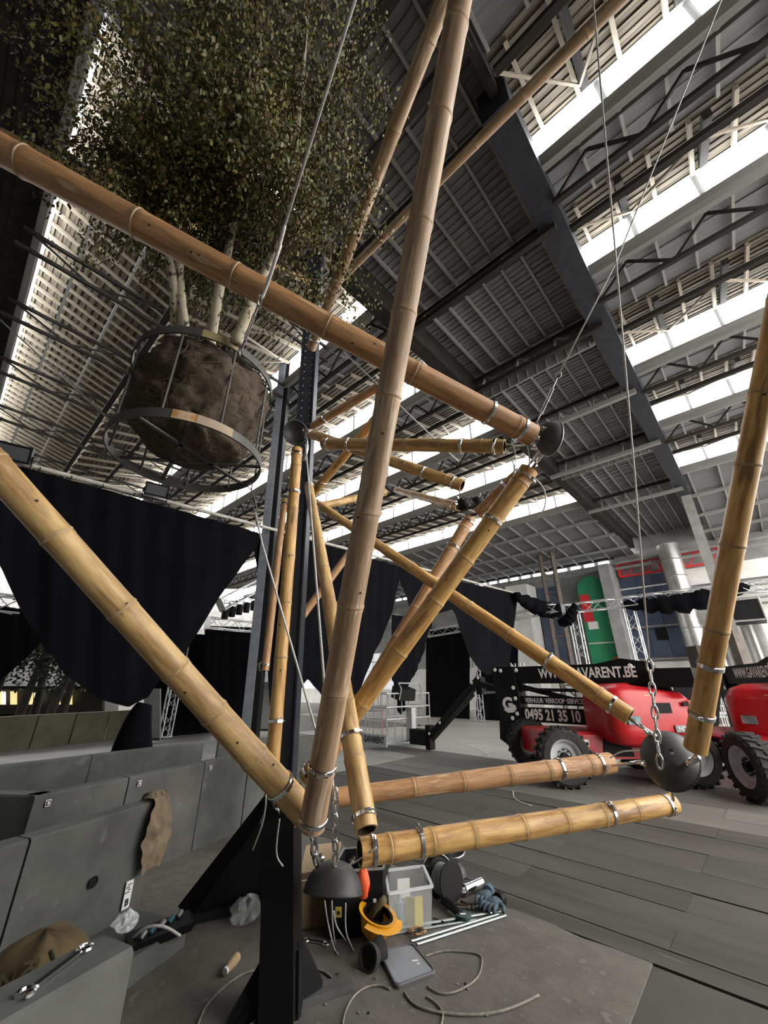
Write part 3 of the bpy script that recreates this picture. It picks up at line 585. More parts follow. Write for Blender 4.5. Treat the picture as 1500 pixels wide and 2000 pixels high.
chain(W(610, 1622, 1.9), W(618, 1690, 2.02), 3, .018, 'short chain under the near upright bamboo', .008)
chain(W(535, 1545, 2.15), W(545, 1598, 2.25), 3, .016, 'short shackle chain at the tail of the mottled bamboo', .007)
rope([W(645, 1480, 2.1), W(660, 1620, 2.0)], .006, 'tight wire running down beside the near upright to the base')
rope([W(518, 1530, 2.1), W(519, 1570, 2.1), W(512, 1610, 2.12), W(494, 1660, 2.15)], .004, 'loose wire end dangling left of the base post', sm=5)
rope([W(546, 1600, 2.05), W(540, 1650, 2.05), W(542, 1675, 2.05), W(553, 1692, 2.05)], .004, 'loose wire end dangling before the black base post', sm=5)
rope([W(735, 1655, 1.95), W(700, 1680, 1.95), W(660, 1700, 1.95)], .004, 'grey wire over the scratched steel bowl', sm=4)
for i, (x0, pts) in enumerate(((632, ((634, 1760, 2.2), (640, 1800, 2.3), (652, 1850, 2.4), (660, 1868, G(660, 1868)))), (648, ((648, 1760, 2.2), (650, 1810, 2.4), (655, 1845, 2.45))),
                               (650, ((652, 1780, 2.2), (658, 1810, 2.35), (676, 1838, 2.5))), (674, ((675, 1765, 2.2), (676, 1820, 2.4), (692, 1860, 2.4))))):
    rope([W(*p[:3]) if not isinstance(p[2], V) else p[2] + V((0, 0, .01)) for p in pts], .0042,
         ['wire tail hanging from the scratched bowl to the floor', 'straight wire tail under the scratched bowl', 'bent wire tail under the scratched bowl', 'wire tail hanging nearest the hard hat'][i], sm=5)

# ---- mast, riveted column, black base post
def boxcol(name, base, top, wx, wy, mat, label, cat, ax):
    d = (top - base); root = thing(name, base, label, cat); y = d.normalized().cross(ax).normalized()
    mb = MB(); h = d / 2; c = (base + top) / 2; mb.obb(c, h, ax * wx * .42, y * wy * .5); mb.build('web', mat, root)
    for s in (-1, 1): mb = MB(); mb.obb(c + ax * s * wx * .46, h, ax * wx * .04, y * wy * .6); mb.build('flange', mat, root)
    return root, y
mast, my = boxcol('mast', G(545, 1652), W(629, 330, 8.3), .24, .22, NAVY, 'dark riveted steel mast rising behind the bamboo ends', 'mast', RT)
rv = MB(); rv.lathe([(.0001, .012), (.008, .01), (.014, 0)], 8); rme = bpy.data.meshes.new('rivet'); rme.from_pydata(rv.v, [], rv.f); rme.materials.append(STEEL)
b_, t_ = G(545, 1652), W(629, 330, 8.3)
for i in range(26):
    f = .40 + .012 * i
    for s in (-.06, .06):
        p = b_.lerp(t_, f) + RT * s; piece('rivet', rme, mast, frame(p - my * (.112 if my.y > 0 else -.112), V((0, -1, 0))))
colY = 8.2
def at_y(x, y, Y): d = ray(x, y); return EYE + d * (Y / d.y)
cbase = at_y(497, 1420, colY); cbase = V((cbase.x - .02, colY, 0)); ctop = at_y(563, 684, colY)
ctop = V((ctop.x, colY, ctop.z))
root = thing('steel_column', cbase, 'steel column with bolts, its front coloured paler as if lit, cut off under the roof left of the mast', 'column')
mb = MB(); mb.bar(cbase, ctop, .26, .24, RT); mb.build('web', BLACK, root)
mb = MB(); mb.bar(cbase + V((-.07, -.14, 0)), ctop + V((-.07, -.14, 0)), .17, .04, V((0, 1, 0))); mb.build('front_flange', M('lit_front_steel', (.20, .22, .245), (.15, .165, .19), scale=6, rough=.45), root)  # paler front against the black web paints the lit face
for i in range(14):
    f = .50 + .012 * i
    for s in (-.11, -.03): piece('bolt', rme, root, frame(cbase.lerp(ctop, f) + V((s, -.165, 0)), V((0, -1, 0))))
PB0 = G(549, 1972); root = thing('base_post', PB0, 'black steel base post with triangular fins on the floor', 'post')
mb = MB(); mb.bar(PB0, PB0 + V((-.09, .02, .93)), .235, .17, RT); mb.build('post', BLACK, root)
mb = MB(); f0 = G(368, 1803) + V((0, 0, .01)); f1 = G(512, 1772); f1.z = .012; mb.prism([f0, f1, PB0 + V((-.10, .12, .93)), PB0 + V((-.18, .14, .93)), f0 + V((-.10, .02, .07))], V((.02, .04, 0))); mb.build('rear_fin', BLACK, root)
mb = MB(); mb.bar(f0 + V((0, 0, .03)), f1 + V((0, 0, .03)), .10, .06); mb.build('rear_foot', BLACK, root)
r0 = G(628, 1948) ; mb = MB(); r0.z = .03; mb.prism([PB0 + V((.09, -.02, .26)), PB0 + V((.09, -.02, .0)), r0, r0 + V((0, 0, .02))], V((0, .03, 0))); mb.build('side_fin', BLACK, root)
l0 = G(440, 2004); mb = MB(); mb.prism([PB0 + V((-.09, -.03, .24)), PB0 + V((.08, -.05, .24)), PB0 + V((.10, -.07, .0)), l0 + V((.03, -.03, 0)), l0, l0 + V((0, 0, .02))], V((.01, .03, 0))); mb.build('side_fin', BLACK, root)
q = [G(575, 1978), G(690, 1938), G(680, 1918), G(565, 1955)]
mb = MB(); mb.hexa(q, [p + V((0, 0, .035)) for p in q]); mb.build('base_bar', M('scuffed_dark_steel', (.06, .06, .06), (.10, .10, .10), scale=8, rough=.6), root)

# ---- root ball in its steel basket, and the birch growing from it
BC = V((-1.547, 2.629, 3.148)); BH = .755; BR = .55
bas = thing('root_basket', BC, 'round steel hoop basket hanging with the root ball in it', 'basket')
HOOP = M('hoop_steel', (.055, .053, .05), (.10, .095, .085), scale=6, rough=.55, metal=.15)
RUSTY = M('hoop_rust', (.46, .22, .06), (.55, .42, .30), scale=9, rough=.7, lo=.42, hi=.58)
def hoop(z, name):
    mb = MB(Matrix.Translation(BC + V((0, 0, z)))); h = .035
    mb.lathe([(BR - .006, -h), (BR + .006, -h), (BR + .006, h), (BR - .006, h), (BR - .006, -h)], 72); o = mb.build(name, HOOP, bas, smooth=True); return o
hb = hoop(0, 'lower_hoop'); ht = hoop(BH, 'upper_hoop')
def hoop_patch(z, t0, t1, mat, par):
    mb = MB(); R_ = BR + .008
    mb.grid(14, 1, lambda u, v: BC + V((R_ * math.cos(t0 + (t1 - t0) * u), R_ * math.sin(t0 + (t1 - t0) * u), z + .035 * (2 * v - 1)))); mb.build('painted_patch', mat, par)
def ang_at(x, y, z):   # where on the hoop a feature sits
    d = ray(x, y); p = EYE + d * ((BC.z + z - EYE.z) / d.z) - BC; return math.atan2(p.y, p.x)
hoop_patch(0, ang_at(334, 802, 0), ang_at(385, 811, 0), RUSTY, hb); hoop_patch(0, ang_at(386, 812, 0), ang_at(458, 845, 0), M('hoop_bare', (.42, .33, .24), (.34, .26, .18), scale=12, rough=.6), hb)
hoop_patch(BH, ang_at(396, 655, BH), ang_at(460, 684, BH), M('hoop_olive', (.33, .27, .13), (.25, .22, .13), scale=9, rough=.6), ht)
for i in range(9):
    t = 2 * math.pi * i / 9 - 1.45; p = BC + V((math.cos(t), math.sin(t), 0)) * (BR - .01)
    mb = MB(); mb.tube([p, p + V((0, 0, BH))], .009, 6); mb.build('rod', HOOP, bas, smooth=True)
for i in range(3):
    t = 2 * math.pi * i / 3 + .3; p = BC + V((math.cos(t), math.sin(t), 0)) * (BR - .01); q = BC + V((math.cos(t + math.pi * .9), math.sin(t + math.pi * .9), 0)) * (BR - .01)
    mb = MB(); mb.bar(p, q, .03, .012); mb.build('cross_bar', HOOP, bas)
tree = thing('birch_tree', BC + V((0, 0, .1)), 'multi-stemmed birch hanging with its root ball above the floor', 'tree')
SOIL = M('root_ball_soil', (.05, .036, .024), (.11, .08, .05), scale=9, rough=.95, bump=1.0, lo=.40, hi=.74, spots=(.045, .03, .02), spot_scale=9, spot_lo=.6)
mb = MB()
def ballpt(u, v):
    th = 2 * math.pi * u; z = v
    prof = [(0, .0), (.20, .015), (.33, .07), (.41, .17), (.49, .33), (.53, .50), (.525, .65), (.45, .77), (.30, .80), (0, .82)]
    k = v * (len(prof) - 1); i = min(int(k), len(prof) - 2); f = k - i; r = prof[i][0] * (1 - f) + prof[i + 1][0] * f; z = prof[i][1] * (1 - f) + prof[i + 1][1] * f - .01
    p = V((math.cos(th) * r, math.sin(th) * r, z)); nn = noise.fractal(p * 6.5, .7, 2.1, 5) * .055 + noise.noise(p * 2.2) * .035; cr = abs(noise.noise(p * 6.0 + V((3, 7, 1))))
    rr = r + (nn - .03 * max(0, .12 - cr) / .12) * min(1, r * 4)
    return BC + V((math.cos(th) * rr, math.sin(th) * rr, z + nn * .3))
mb.grid(90, 54, ballpt); rbl = mb.build('root_ball', SOIL, tree, smooth='all')
mb = MB()                                             # netting strands and root hairs on the ball
for i in range(44):
    u = rng.uniform(); v0 = rng.uniform(.15, .8); pts = []
    for k in range(8): pts.append(ballpt(u + .012 * k * rng.uniform(-1.5, 1.5) + .01 * k * (1 if i % 2 else -1), min(.93, max(.05, v0 + .03 * k))) + (ballpt(u, v0) - BC - V((0, 0, .4))).normalized() * .006)
    mb.tube(pts, .0035, 4)
tag(mb.build('root_netting', M('root_net', (.13, .095, .06), rough=.9), rbl), kind='stuff')
BIRCH = M('birch_bark', (.62, .56, .44), (.36, .31, .22), scale=5, stretch=(1, 1, .5), rough=.8, spots=(.07, .06, .045), spot_scale=24, spot_lo=.56)
TWIG = M('birch_twig', (.075, .05, .035), rough=.8)
T0 = BC.z + BH
def stem(pts, r): mb = MB(); sp = smooth_path(pts, 5); m = len(sp); mb.tube(sp, [r[0] + (r[1] - r[0]) * i / (m - 1) for i in range(m)], 9); return mb.build('trunk', BIRCH, tree, smooth='all'), sp
trunks = []
for pts, r in (([W(342, 655, 3.35), W(340, 560, 3.15), W(326, 470, 3.05), W(334, 380, 3.0), W(372, 240, 2.95), W(380, 60, 3.0)], (.038, .012)),
               ([W(362, 650, 3.3), W(350, 540, 3.15), W(356, 470, 3.1), W(368, 360, 3.1), W(385, 280, 3.1), W(430, 80, 3.1)], (.040, .014)),
               ([W(408, 690, 3.1), W(428, 570, 3.1), W(448, 480, 3.1), W(462, 400, 3.1), W(485, 290, 3.15), W(510, 60, 3.2)], (.042, .014)),
               ([W(462, 672, 2.95), W(492, 590, 3.0), W(530, 505, 3.05), W(560, 400, 3.1), W(580, 260, 3.15), W(600, 30, 3.2)], (.050, .016))):
    trunks.append(stem(pts, r)[1])
mb = MB(); tips = []
for sp in trunks:
    for k in range(44):
        i = int(rng.uniform(.36, .98) * (len(sp) - 1)); p = sp[i]; az = rng.uniform(0, 2 * math.pi); L = rng.uniform(.5, 1.25)
        d = V((math.cos(az), math.sin(az), rng.uniform(.2, .8))).normalized(); q = p + d * L * .55; e = q + V((math.cos(az) * L * .3, math.sin(az) * L * .3, -rng.uniform(.05, .45)))
        pts = smooth_path([p, p + d * L * .25, q, e], 4); mb.tube(pts, [.008 - .0065 * j / (len(pts) - 1) for j in range(len(pts))], 4); tips += pts[4:]
for k in range(14):
    p = W(rng.uniform(420, 470), rng.uniform(440, 520), 3.1); e = p + V((rng.uniform(-.5, .5), rng.uniform(-.3, .3), rng.uniform(.4, .9))); mb.tube([p, (p + e) / 2 + V((.03, 0, -.03)), e], [.007, .005, .002], 4)
tag(mb.build('branches', TWIG, tree), kind='stuff')
LEAF = [M('birch_leaf_green', (.085, .095, .016), (.055, .06, .010), scale=3, rough=.55), M('birch_leaf_brown', (.15, .095, .022), (.09, .052, .014), scale=3, rough=.6), M('birch_leaf_yellow', (.18, .165, .038), (.115, .105, .024), scale=3, rough=.55)]
NL = 72000; tp = np.array([tuple(t) for t in tips])
ce = np.array(tuple(W(425, 150, 3.15))); P = np.zeros((NL, 3)); k = 0
while k < NL:
    m = 4000; c = rng.normal(size=(m, 3)); c /= np.linalg.norm(c, axis=1)[:, None]; c *= rng.uniform(.15, 1, (m, 1)) ** .45
    q = ce + c * np.array([1.42, 1.25, 2.0]) + np.array([0, 0, .35]); h = (q[:, 2] - (ce[2] - 1.65)) / 2.0
    ok = (q[:, 2] > ce[2] - 1.55) & ((c[:, 0] ** 2 + c[:, 1] ** 2) < np.clip(.18 + h * 1.1, 0, 1.0)); near = rng.uniform(size=m) < .75
    j = rng.integers(0, len(tp), m); q2 = tp[j] + rng.normal(scale=(.055, .055, .075), size=(m, 3)) - np.array([0, 0, .04])
    q = np.where(near[:, None], q2, q); ok = ok | near
    q = q[ok][: NL - k]; P[k:k + len(q)] = q; k += len(q)
az = rng.uniform(0, 2 * np.pi, NL); dr = np.stack([np.cos(az) * .45, np.sin(az) * .45, -np.ones(NL)], 1) + rng.normal(scale=.3, size=(NL, 3)); dr /= np.linalg.norm(dr, axis=1)[:, None]
sd = np.cross(dr, rng.normal(size=(NL, 3))); sd /= np.linalg.norm(sd, axis=1)[:, None]; Ln = rng.uniform(.028, .05, (NL, 1)); Wd = Ln * rng.uniform(.19, .30, (NL, 1))
vs = np.stack([P, P + dr * Ln * .45 + sd * Wd, P + dr * Ln, P + dr * Ln * .45 - sd * Wd], 1).reshape(-1, 3) - np.array(tuple(WM[tree].translation))
me = bpy.data.meshes.new('foliage'); me.from_pydata(vs.tolist(), [], np.arange(NL * 4).reshape(-1, 4).tolist())
for m_ in LEAF: me.materials.append(m_)
me.polygons.foreach_set('material_index', rng.choice([0, 1, 2], NL, p=[.5, .25, .25]).tolist())
tag(put('foliage', me, tree, WM[tree]), kind='stuff')
# ================================================================ DRAPES AND TRUSSES
def interp(pts, x):
    for (x0, y0), (x1, y1) in zip(pts, pts[1:]):
        if x0 <= x <= x1: return y0 + (y1 - y0) * (x - x0) / max(x1 - x0, 1e-6)
    return pts[0][1] if x < pts[0][0] else pts[-1][1]
def drape(a, top, bot, label, n=70, fold=.025, group=None, name='black_drape', b=None, nf=5):
    """cloth hanging in the plane a (or b), between a top and a bottom edge, with folds; two-sided with a hem"""
    f = (lambda x, y: PA(x, y, a)) if b is None else (lambda x, y: PB(x, y, b)); nn = EA if b is None else EB
    x0, x1 = bot[0][0], bot[-1][0]; ph = rng.uniform(0, 6)
    def pt(u, v, off=0.0):
        x = x0 + (x1 - x0) * u; yt = interp(top, x); yb = interp(bot, x); p = f(x, yt + (yb - yt) * v)
        return p + nn * (fold * (math.sin(u * nf * 6.28 + ph) * (.35 + .65 * v) + .6 * math.sin(u * nf * 2.3 * 6.28 + 2 * v)) + off)
    mb = MB(); mb.grid(n, 16, lambda u, v: pt(u, v)); mb.grid(n, 16, lambda u, v: pt(u, v, .012))
    o = mb.build(name, CLOTH, smooth='all'); return tag(o, label, 'drape', group)
drape(7.2, [(-80, 877), (505, 1040)], [(-80, 1040), (0, 1105), (40, 1190), (80, 1255), (130, 1320), (200, 1368), (250, 1381), (290, 1362), (310, 1330), (370, 1262), (440, 1150), (505, 1062)],
      'wide black drape hanging in a round-bellied swag behind the mottled bamboo', 90)
drape(7.5, [(480, 1040), (555, 1044)], [(480, 1062), (498, 1075), (515, 1200), (530, 1420), (540, 1440), (556, 1440)], 'narrow black drape hanging to the floor behind the mast', 20)
drape(7.2, [(555, 1040), (785, 1108)], [(555, 1400), (575, 1368), (590, 1345), (602, 1325), (615, 1342), (632, 1365), (660, 1388), (690, 1382), (705, 1340), (722, 1298), (745, 1250), (770, 1180), (785, 1118)],
      'black drape swag right of the mast with a pointed gap below', 60)
drape(7.2, [(783, 1110), (1010, 1160)], [(783, 1138), (790, 1160), (800, 1187), (835, 1205), (884, 1190), (900, 1230), (915, 1275), (930, 1302), (952, 1320), (997, 1304), (1010, 1166)], 'black drape ending in a blunt corner over the lift boom', 50)
drape(7.6, [(765, 1200), (842, 1212)], [(765, 1328), (772, 1342), (781, 1352), (792, 1344), (803, 1332), (822, 1290), (842, 1222)], 'black drape gathered to a point above the work cage', 30, .03)
drape(7.6, [(776, 1340), (790, 1340)], [(776, 1388), (783, 1396), (790, 1388)], 'knotted black drape tail hanging behind the work cage', 8, .02)
drape(11.6, [(-90, 1170), (80, 1195), (110, 1240)], [(-90, 1380), (-30, 1352), (0, 1330), (40, 1296), (80, 1255), (110, 1242)], 'black drape at the far side seen left of the swag', 40)
drape(0, [(832, 1226), (918, 1226)], [(832, 1404), (918, 1407)], 'tall flat black drape panel left of a truss tower beyond the lift', 30, .03, b=18.4)
drape(0, [(930, 1240), (1012, 1240)], [(930, 1407), (1012, 1410)], 'tall flat black drape panel right of a truss tower beyond the lift', 26, .03, b=18.6)
drape(13.6, [(400, 1222), (512, 1226)], [(400, 1404), (512, 1404)], 'black drape panel standing behind the leaning left truss tower', 30, .03)
drape(14.9, [(300, 1235), (420, 1240)], [(300, 1441), (420, 1432)], 'black drape panel behind the lower part of the mottled bamboo', 30, .03)
# gathered tail on the floor
mb = MB(); pts = [PA(283, 1374, 7.0), PA(272, 1400, 7.0), PA(262, 1440, 7.0), PA(255, 1480, 7.0)]
mb.tube(smooth_path(pts, 5), [.10 + .19 * i / 15 for i in range(16)], 14); tag(mb.build('drape_tail', CLOTH, smooth='all'), 'black drape tail trailing to the floor below the big swag', 'drape')
# pipe that carries the drapes, with floodlights on it
pipe = thing('drape_pipe', AB(7.2, -1, 4.5), 'long pale pipe carrying the black drapes', 'pipe')
mb = MB(); mb.tube([PA(-120, 862, 7.2), PA(1012, 1160, 7.2)], .035, 10); mb.build('tube', M('worn_white_tube', (.55, .53, .48), (.38, .36, .32), scale=6, rough=.5), pipe, smooth=True)
for x in range(10, 1000, 62):
    c = PA(x, interp([(-120, 866), (1012, 1163)], x), 7.2); mb = MB(); mb.tube([c + V((.05 * math.cos(t), 0, .05 * math.sin(t))) for t in [6.28 * k / 10 for k in range(10)]], .008, 5, closed=True); mb.build('tie_loop', BLACK, pipe)
def floodlight(c, rot, s, label):
    root = thing('floodlight', c, label, 'lamp'); Mw = Matrix.Translation(c) @ Matrix.Rotation(rot, 4, 'Z') @ Matrix.Rotation(math.radians(25), 4, 'X')
    mb = MB(Mw); mb.box((0, 0, 0), s, s * .30, s * .62); mb.build('housing', BLACK, root)
    mb = MB(Mw); mb.box((0, -s * .155, 0), s * .86, .012, s * .46); mb.build('lens', M('dark_lamp_glass', (.10, .10, .11), rough=.15), root)
    for k in range(5): mb = MB(Mw); mb.box((-s * .4 + s * .2 * k, s * .19, 0), .012, s * .1, s * .5); mb.build('cooling_fin', BLACK, root)
    mb = MB(Mw); mb.tube([(-s * .53, 0, 0), (-s * .53, .02, -s * .45), (s * .53, .02, -s * .45), (s * .53, 0, 0)], .014, 5); mb.build('bracket', BLACK, root)
floodlight(PA(27, 884, 7.0), .6, .40, 'black floodlight on the drape pipe beside the mottled bamboo')
floodlight(PA(306, 957, 7.0), .6, .36, 'black floodlight on the drape pipe under the root basket')
def truss(p, q, w, label, up=None, bay_l=None, group=None, wire=.022):
    """square box truss: four chords and lacing"""
    p = V(p); q = V(q); d = (q - p); L = d.length; d = d / L; x = d.cross(up or V((0, 0, 1))); x = (x if x.length > .1 else d.cross(EA)).normalized(); y = x.cross(d)
    root = thing('truss', p, label, 'truss', group); cs = [x * w / 2 * i + y * w / 2 * j for i, j in ((-1, -1), (1, -1), (1, 1), (-1, 1))]
    for c in cs: mb = MB(); mb.tube([p + c, q + c], wire, 6); mb.build('chord', ALU, root, smooth=True)
    n = max(2, round(L / (bay_l or w))); s = L / n
    for f in range(4):
        a, b = cs[f], cs[(f + 1) % 4]; mb = MB(); mb.tube([p + (a if i % 2 == f % 2 else b) + d * s * i for i in range(n + 1)], wire * .6, 4); mb.build('lacing', ALU, root)
    mb = MB(); mb.obb(p + d * .01, d * .01, x * w * .62, y * w * .62); mb.build('end_plate', ALU, root)
    return root
def tower(x, y, b_y, h, label, w=.30):
    p = G(x, y); return truss(p + V((0, 0, .02)), p + V((0, 0, h)), w, label, up=EA, bay_l=.34)
tower(321, 1441, 0, 3.2, 'pale truss tower cut off by the big drape swag', .28)
g = G(452, 1398); truss(g, g + V((0, 0, 4.3)), .34, 'tall pale truss tower standing left of the mast', up=EA, bay_l=.4)
tower(938, 1409, 0, 3.4, 'slim truss tower between two flat black drape panels', .30)
g = G(1030, 1446); truss(g + V((0, 0, .12)), g + V((0, 0, 2.15)), .30, 'short truss tower with a black bucket foot behind the lift boom', up=EA, bay_l=.36)
bk = thing('ballast_bucket', G(1033, 1452), 'small black bucket at the foot of a truss tower', 'bucket')
mb = MB(Matrix.Translation(G(1033, 1452))); mb.lathe([(0, .01), (.13, .01), (.17, .26), (.16, .26), (.125, .03), (0, .03)], 20); mb.build('pail', BLACK, bk, smooth=True)
mb = MB(); c = G(1033, 1452) + V((0, 0, .25)); mb.tube([c + V((.17 * math.cos(t), 0, -.10 * math.sin(t))) for t in [math.pi * k / 10 for k in range(11)]], .006, 5); mb.build('bail_handle', STEEL, bk)
g = G(1165, 1425); ttop = V((g.x, g.y, 0)); zz = PB(1100, 1195, ttop.dot(EB)).z
truss(g, V((g.x, g.y, zz)), .34, 'truss tower rising behind the red lift at a drape corner', up=EA, bay_l=.4)
g2 = G(1290, 1432); z2 = PB(1203, 1175, g2.dot(EB)).z
truss(g2, V((g2.x, g2.y, z2)), .34, 'truss tower before the blue-black wall bay', up=EA, bay_l=.4)
tz = zz + .1; e1 = V((g.x, g.y, tz)); truss(e1 + EA * .4, e1 - EA * 7.6, .34, 'level truss carrying bunched black cloth before the end wall', bay_l=.4)
truss(PB(835, 1238, 18.2), PB(932, 1221, 18.2), .34, 'level truss over the flat black drape panels', bay_l=.4)
truss(PB(1005, 1205, 17.0), PB(1085, 1186, 17.0), .3, 'short level truss beside the square white pillar', bay_l=.4)
truss(PA(405, 1216, 13.4), PA(506, 1226, 13.4), .34, 'level truss over the drape panel left of the mast', bay_l=.4)
truss(PA(430, 1182, 12.0), PA(520, 1135, 12.0), .34, 'short truss with hung lamps seen left of the mast', bay_l=.4)
truss(PA(-60, 1172, 11.5), PA(42, 1184, 11.5), .34, 'level truss at the far side left of the swag', bay_l=.4)
truss(PB(600, 1232, 20), PB(780, 1205, 20), .34, 'level truss partly behind the pointed drape gap', bay_l=.4)
for i in range(5):
    c = PA(440 + 14 * i, 1196 - 4 * i, 12.0); root = thing('stage_lamp', c, f'small black stage lamp under the short truss, {["leftmost", "second", "middle", "fourth", "last"][i]} of its row from the swag', 'lamp', 'stage lamps under the short truss')
    mb = MB(Matrix.Translation(c)); mb.lathe([(0, -.2), (.10, -.2), (.11, .05), (.06, .12), (0, .12)], 12); mb.build('can', BLACK, root, smooth=True)
    mb = MB(); mb.bar(c + V((-.13, 0, 0)), c + V((-.13, 0, .28)), .02); mb.bar(c + V((.13, 0, 0)), c + V((.13, 0, .28)), .02); mb.bar(c + V((-.13, 0, .28)), c + V((.13, 0, .28)), .02); mb.build('yoke', BLACK, root)
def bundle(p, q, r, label):
    mb = MB(); n = 22; p = V(p); q = V(q); pts = [p.lerp(q, i / n) + V((0, 0, -.22 * math.sin(math.pi * i / n) + .05 * math.sin(i * 2.2))) for i in range(n + 1)]
    mb.tube(pts, [r * (.35 + .9 * math.sin(math.pi * min(1, max(.03, i / n))) ** .7 + .18 * math.sin(i * 1.9)) for i in range(n + 1)], 10)
    o = mb.build('bunched_cloth', CLOTH, smooth='all'); return tag(o, label, 'cloth')
bundle(e1 - EA * 1.9 + V((0, 0, -.12)), e1 - EA * 5.6 + V((0, 0, .05)), .26, 'black cloth bunched along the level truss before the silver duct')
bundle(PA(1005, 1163, 7.0), PA(1108, 1192, 6.0), .26, 'black cloth bunched at the drape corner beside the white pillar')
bundle(e1 + V((0, -.3, .1)), e1 + EA * .8 + V((0, -.3, -.55)), .18, 'black cloth end drooping from the drape corner')

# ================================================================ FAR LEFT: LOW WALL, TREES, LIT BUILDING
MOSS = M('mossy_concrete', (.135, .13, .085), (.085, .082, .055), scale=1.4, rough=.9)
lw_ = thing('low_wall', G(120, 1460), 'long mossy concrete low wall in front of the trees', 'wall')
A0, A1 = G(-260, 1497), G(262, 1441); d = (A1 - A0); n = 6
for i in range(n):
    p = A0 + d * (i / n); q = A0 + d * ((i + 1) / n) - d.normalized() * .03; mb = MB(); th_ = V((-.15, .28, 0)); mb.hexa([p, q, q + th_, p + th_], [v + V((0, 0, .78)) for v in (p, q, q + th_, p + th_)]); mb.build('wall_element', MOSS, lw_)
SIDE = M('pale_path', (.32, .315, .30), (.25, .245, .235), scale=1.5, rough=.8)
DTR = M('dark_bark', (.055, .047, .035), (.03, .026, .02), scale=6, rough=.9); DLF = M('dark_leaf', (.04, .048, .022), (.025, .03, .015), scale=2, rough=.7)
for i, (x, tt, lean) in enumerate(((35, 14, .2), (66, 15, -.3), (92, 13.6, .5), (118, 14.5, .1), (-30, 14.2, .2))):
    y0 = 1402; p = W(x, y0, tt); p = V((p.x, p.y, .3)); root = thing('young_tree', V((p.x, p.y, .0)), ['dark tree nearest the left edge behind the low wall', 'dark tree second from the left edge behind the low wall', 'dark leaning tree behind the low wall before lit windows', 'dark tree under the point of the drape gap', 'dark tree at the very edge behind the low wall'][i], 'tree')
    mb = MB(); mb.tube(smooth_path([V((p.x, p.y, 0)), p + V((lean * .3, 0, .9)), p + V((lean * .8, 0, 2.0)), p + V((lean, .1, 4))], 5), [.16 - .006 * k for k in range(16)], 8); mb.build('trunk', DTR, root, smooth='all')
    n_ = 1100; c = np.array((p.x + lean * .7, p.y, 3.0)); q = c + rng.normal(size=(n_, 3)) * np.array([.55, .5, .75]); q[:, 2] = np.maximum(q[:, 2], 1.35); u = rng.normal(size=(n_, 3)); u /= np.linalg.norm(u, axis=1)[:, None]; s2 = np.cross(u, rng.normal(size=(n_, 3))); s2 /= np.linalg.norm(s2, axis=1)[:, None]
    vv = np.stack([q, q + u * .07 + s2 * .05, q + u * .15, q + u * .07 - s2 * .05], 1).reshape(-1, 3) - np.array(tuple(WM[root].translation)); me = bpy.data.meshes.new('foliage'); me.from_pydata(vv.tolist(), [], np.arange(n_ * 4).reshape(-1, 4).tolist()); me.materials.append(DLF); tag(put('foliage', me, root, WM[root]), kind='stuff')
hb_ = thing('lit_pavilion', W(60, 1380, 22), 'low dark pavilion with yellow lit windows behind the trees', 'building')
LIT = M('lit_window', (1.0, .80, .36), emit=.9); LITW = M('lit_window_pale', (1.0, .95, .75), emit=1.3)
def wq(x0, y0, x1, y1, t, th, mat, nm, par): mb = MB(); mb.prism([W(x0, y0, t), W(x1, y0, t), W(x1, y1, t), W(x0, y1, t)], V((0, th, 0))); return mb.build(nm, mat, par)
wq(-80, 1340, 200, 1346, 21.6, .6, BLACK, 'roof_edge', hb_); wq(-80, 1346, 200, 1400, 22.2, .2, M('pavilion_wall', (.03, .028, .025), rough=.8), 'rear_wall', hb_)
for i, x in enumerate((-8, 3, 20, 56, 66, 110, 128)): wq(x, 1350, x + (7 if i % 2 else 12), 1376, 21.9, .05, LITW if i in (1, 4) else LIT, 'window', hb_)
bk_ = thing('backdrop_board', W(60, 1300, 23.2), 'pale hazy wall showing between the tree leaves', 'board')
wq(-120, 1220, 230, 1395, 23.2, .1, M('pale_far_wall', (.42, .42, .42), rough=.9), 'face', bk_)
for i in range(7): wq(-120 + 50 * i, 1220, -118 + 50 * i, 1345, 23.15, .05, GUTGREY, 'seam', bk_)
for (x0, x1, y0, y1, t, lb) in ((500, 527, 1332, 1428, 8.8, 'grey upright board standing behind the yellow upright bamboo'), (281, 312, 1345, 1446, 11.0, 'grey upright board beside the black drape tail')):
    root = thing('standing_board', W((x0 + x1) / 2, y1, t), lb, 'board'); wq(x0, y0, x1, y1, t, .08, GUTGREY, 'board', root); wq(x0 + 1, y1 - 4, x1 - 1, y1, t - .02, .2, DARKBAR, 'foot', root)

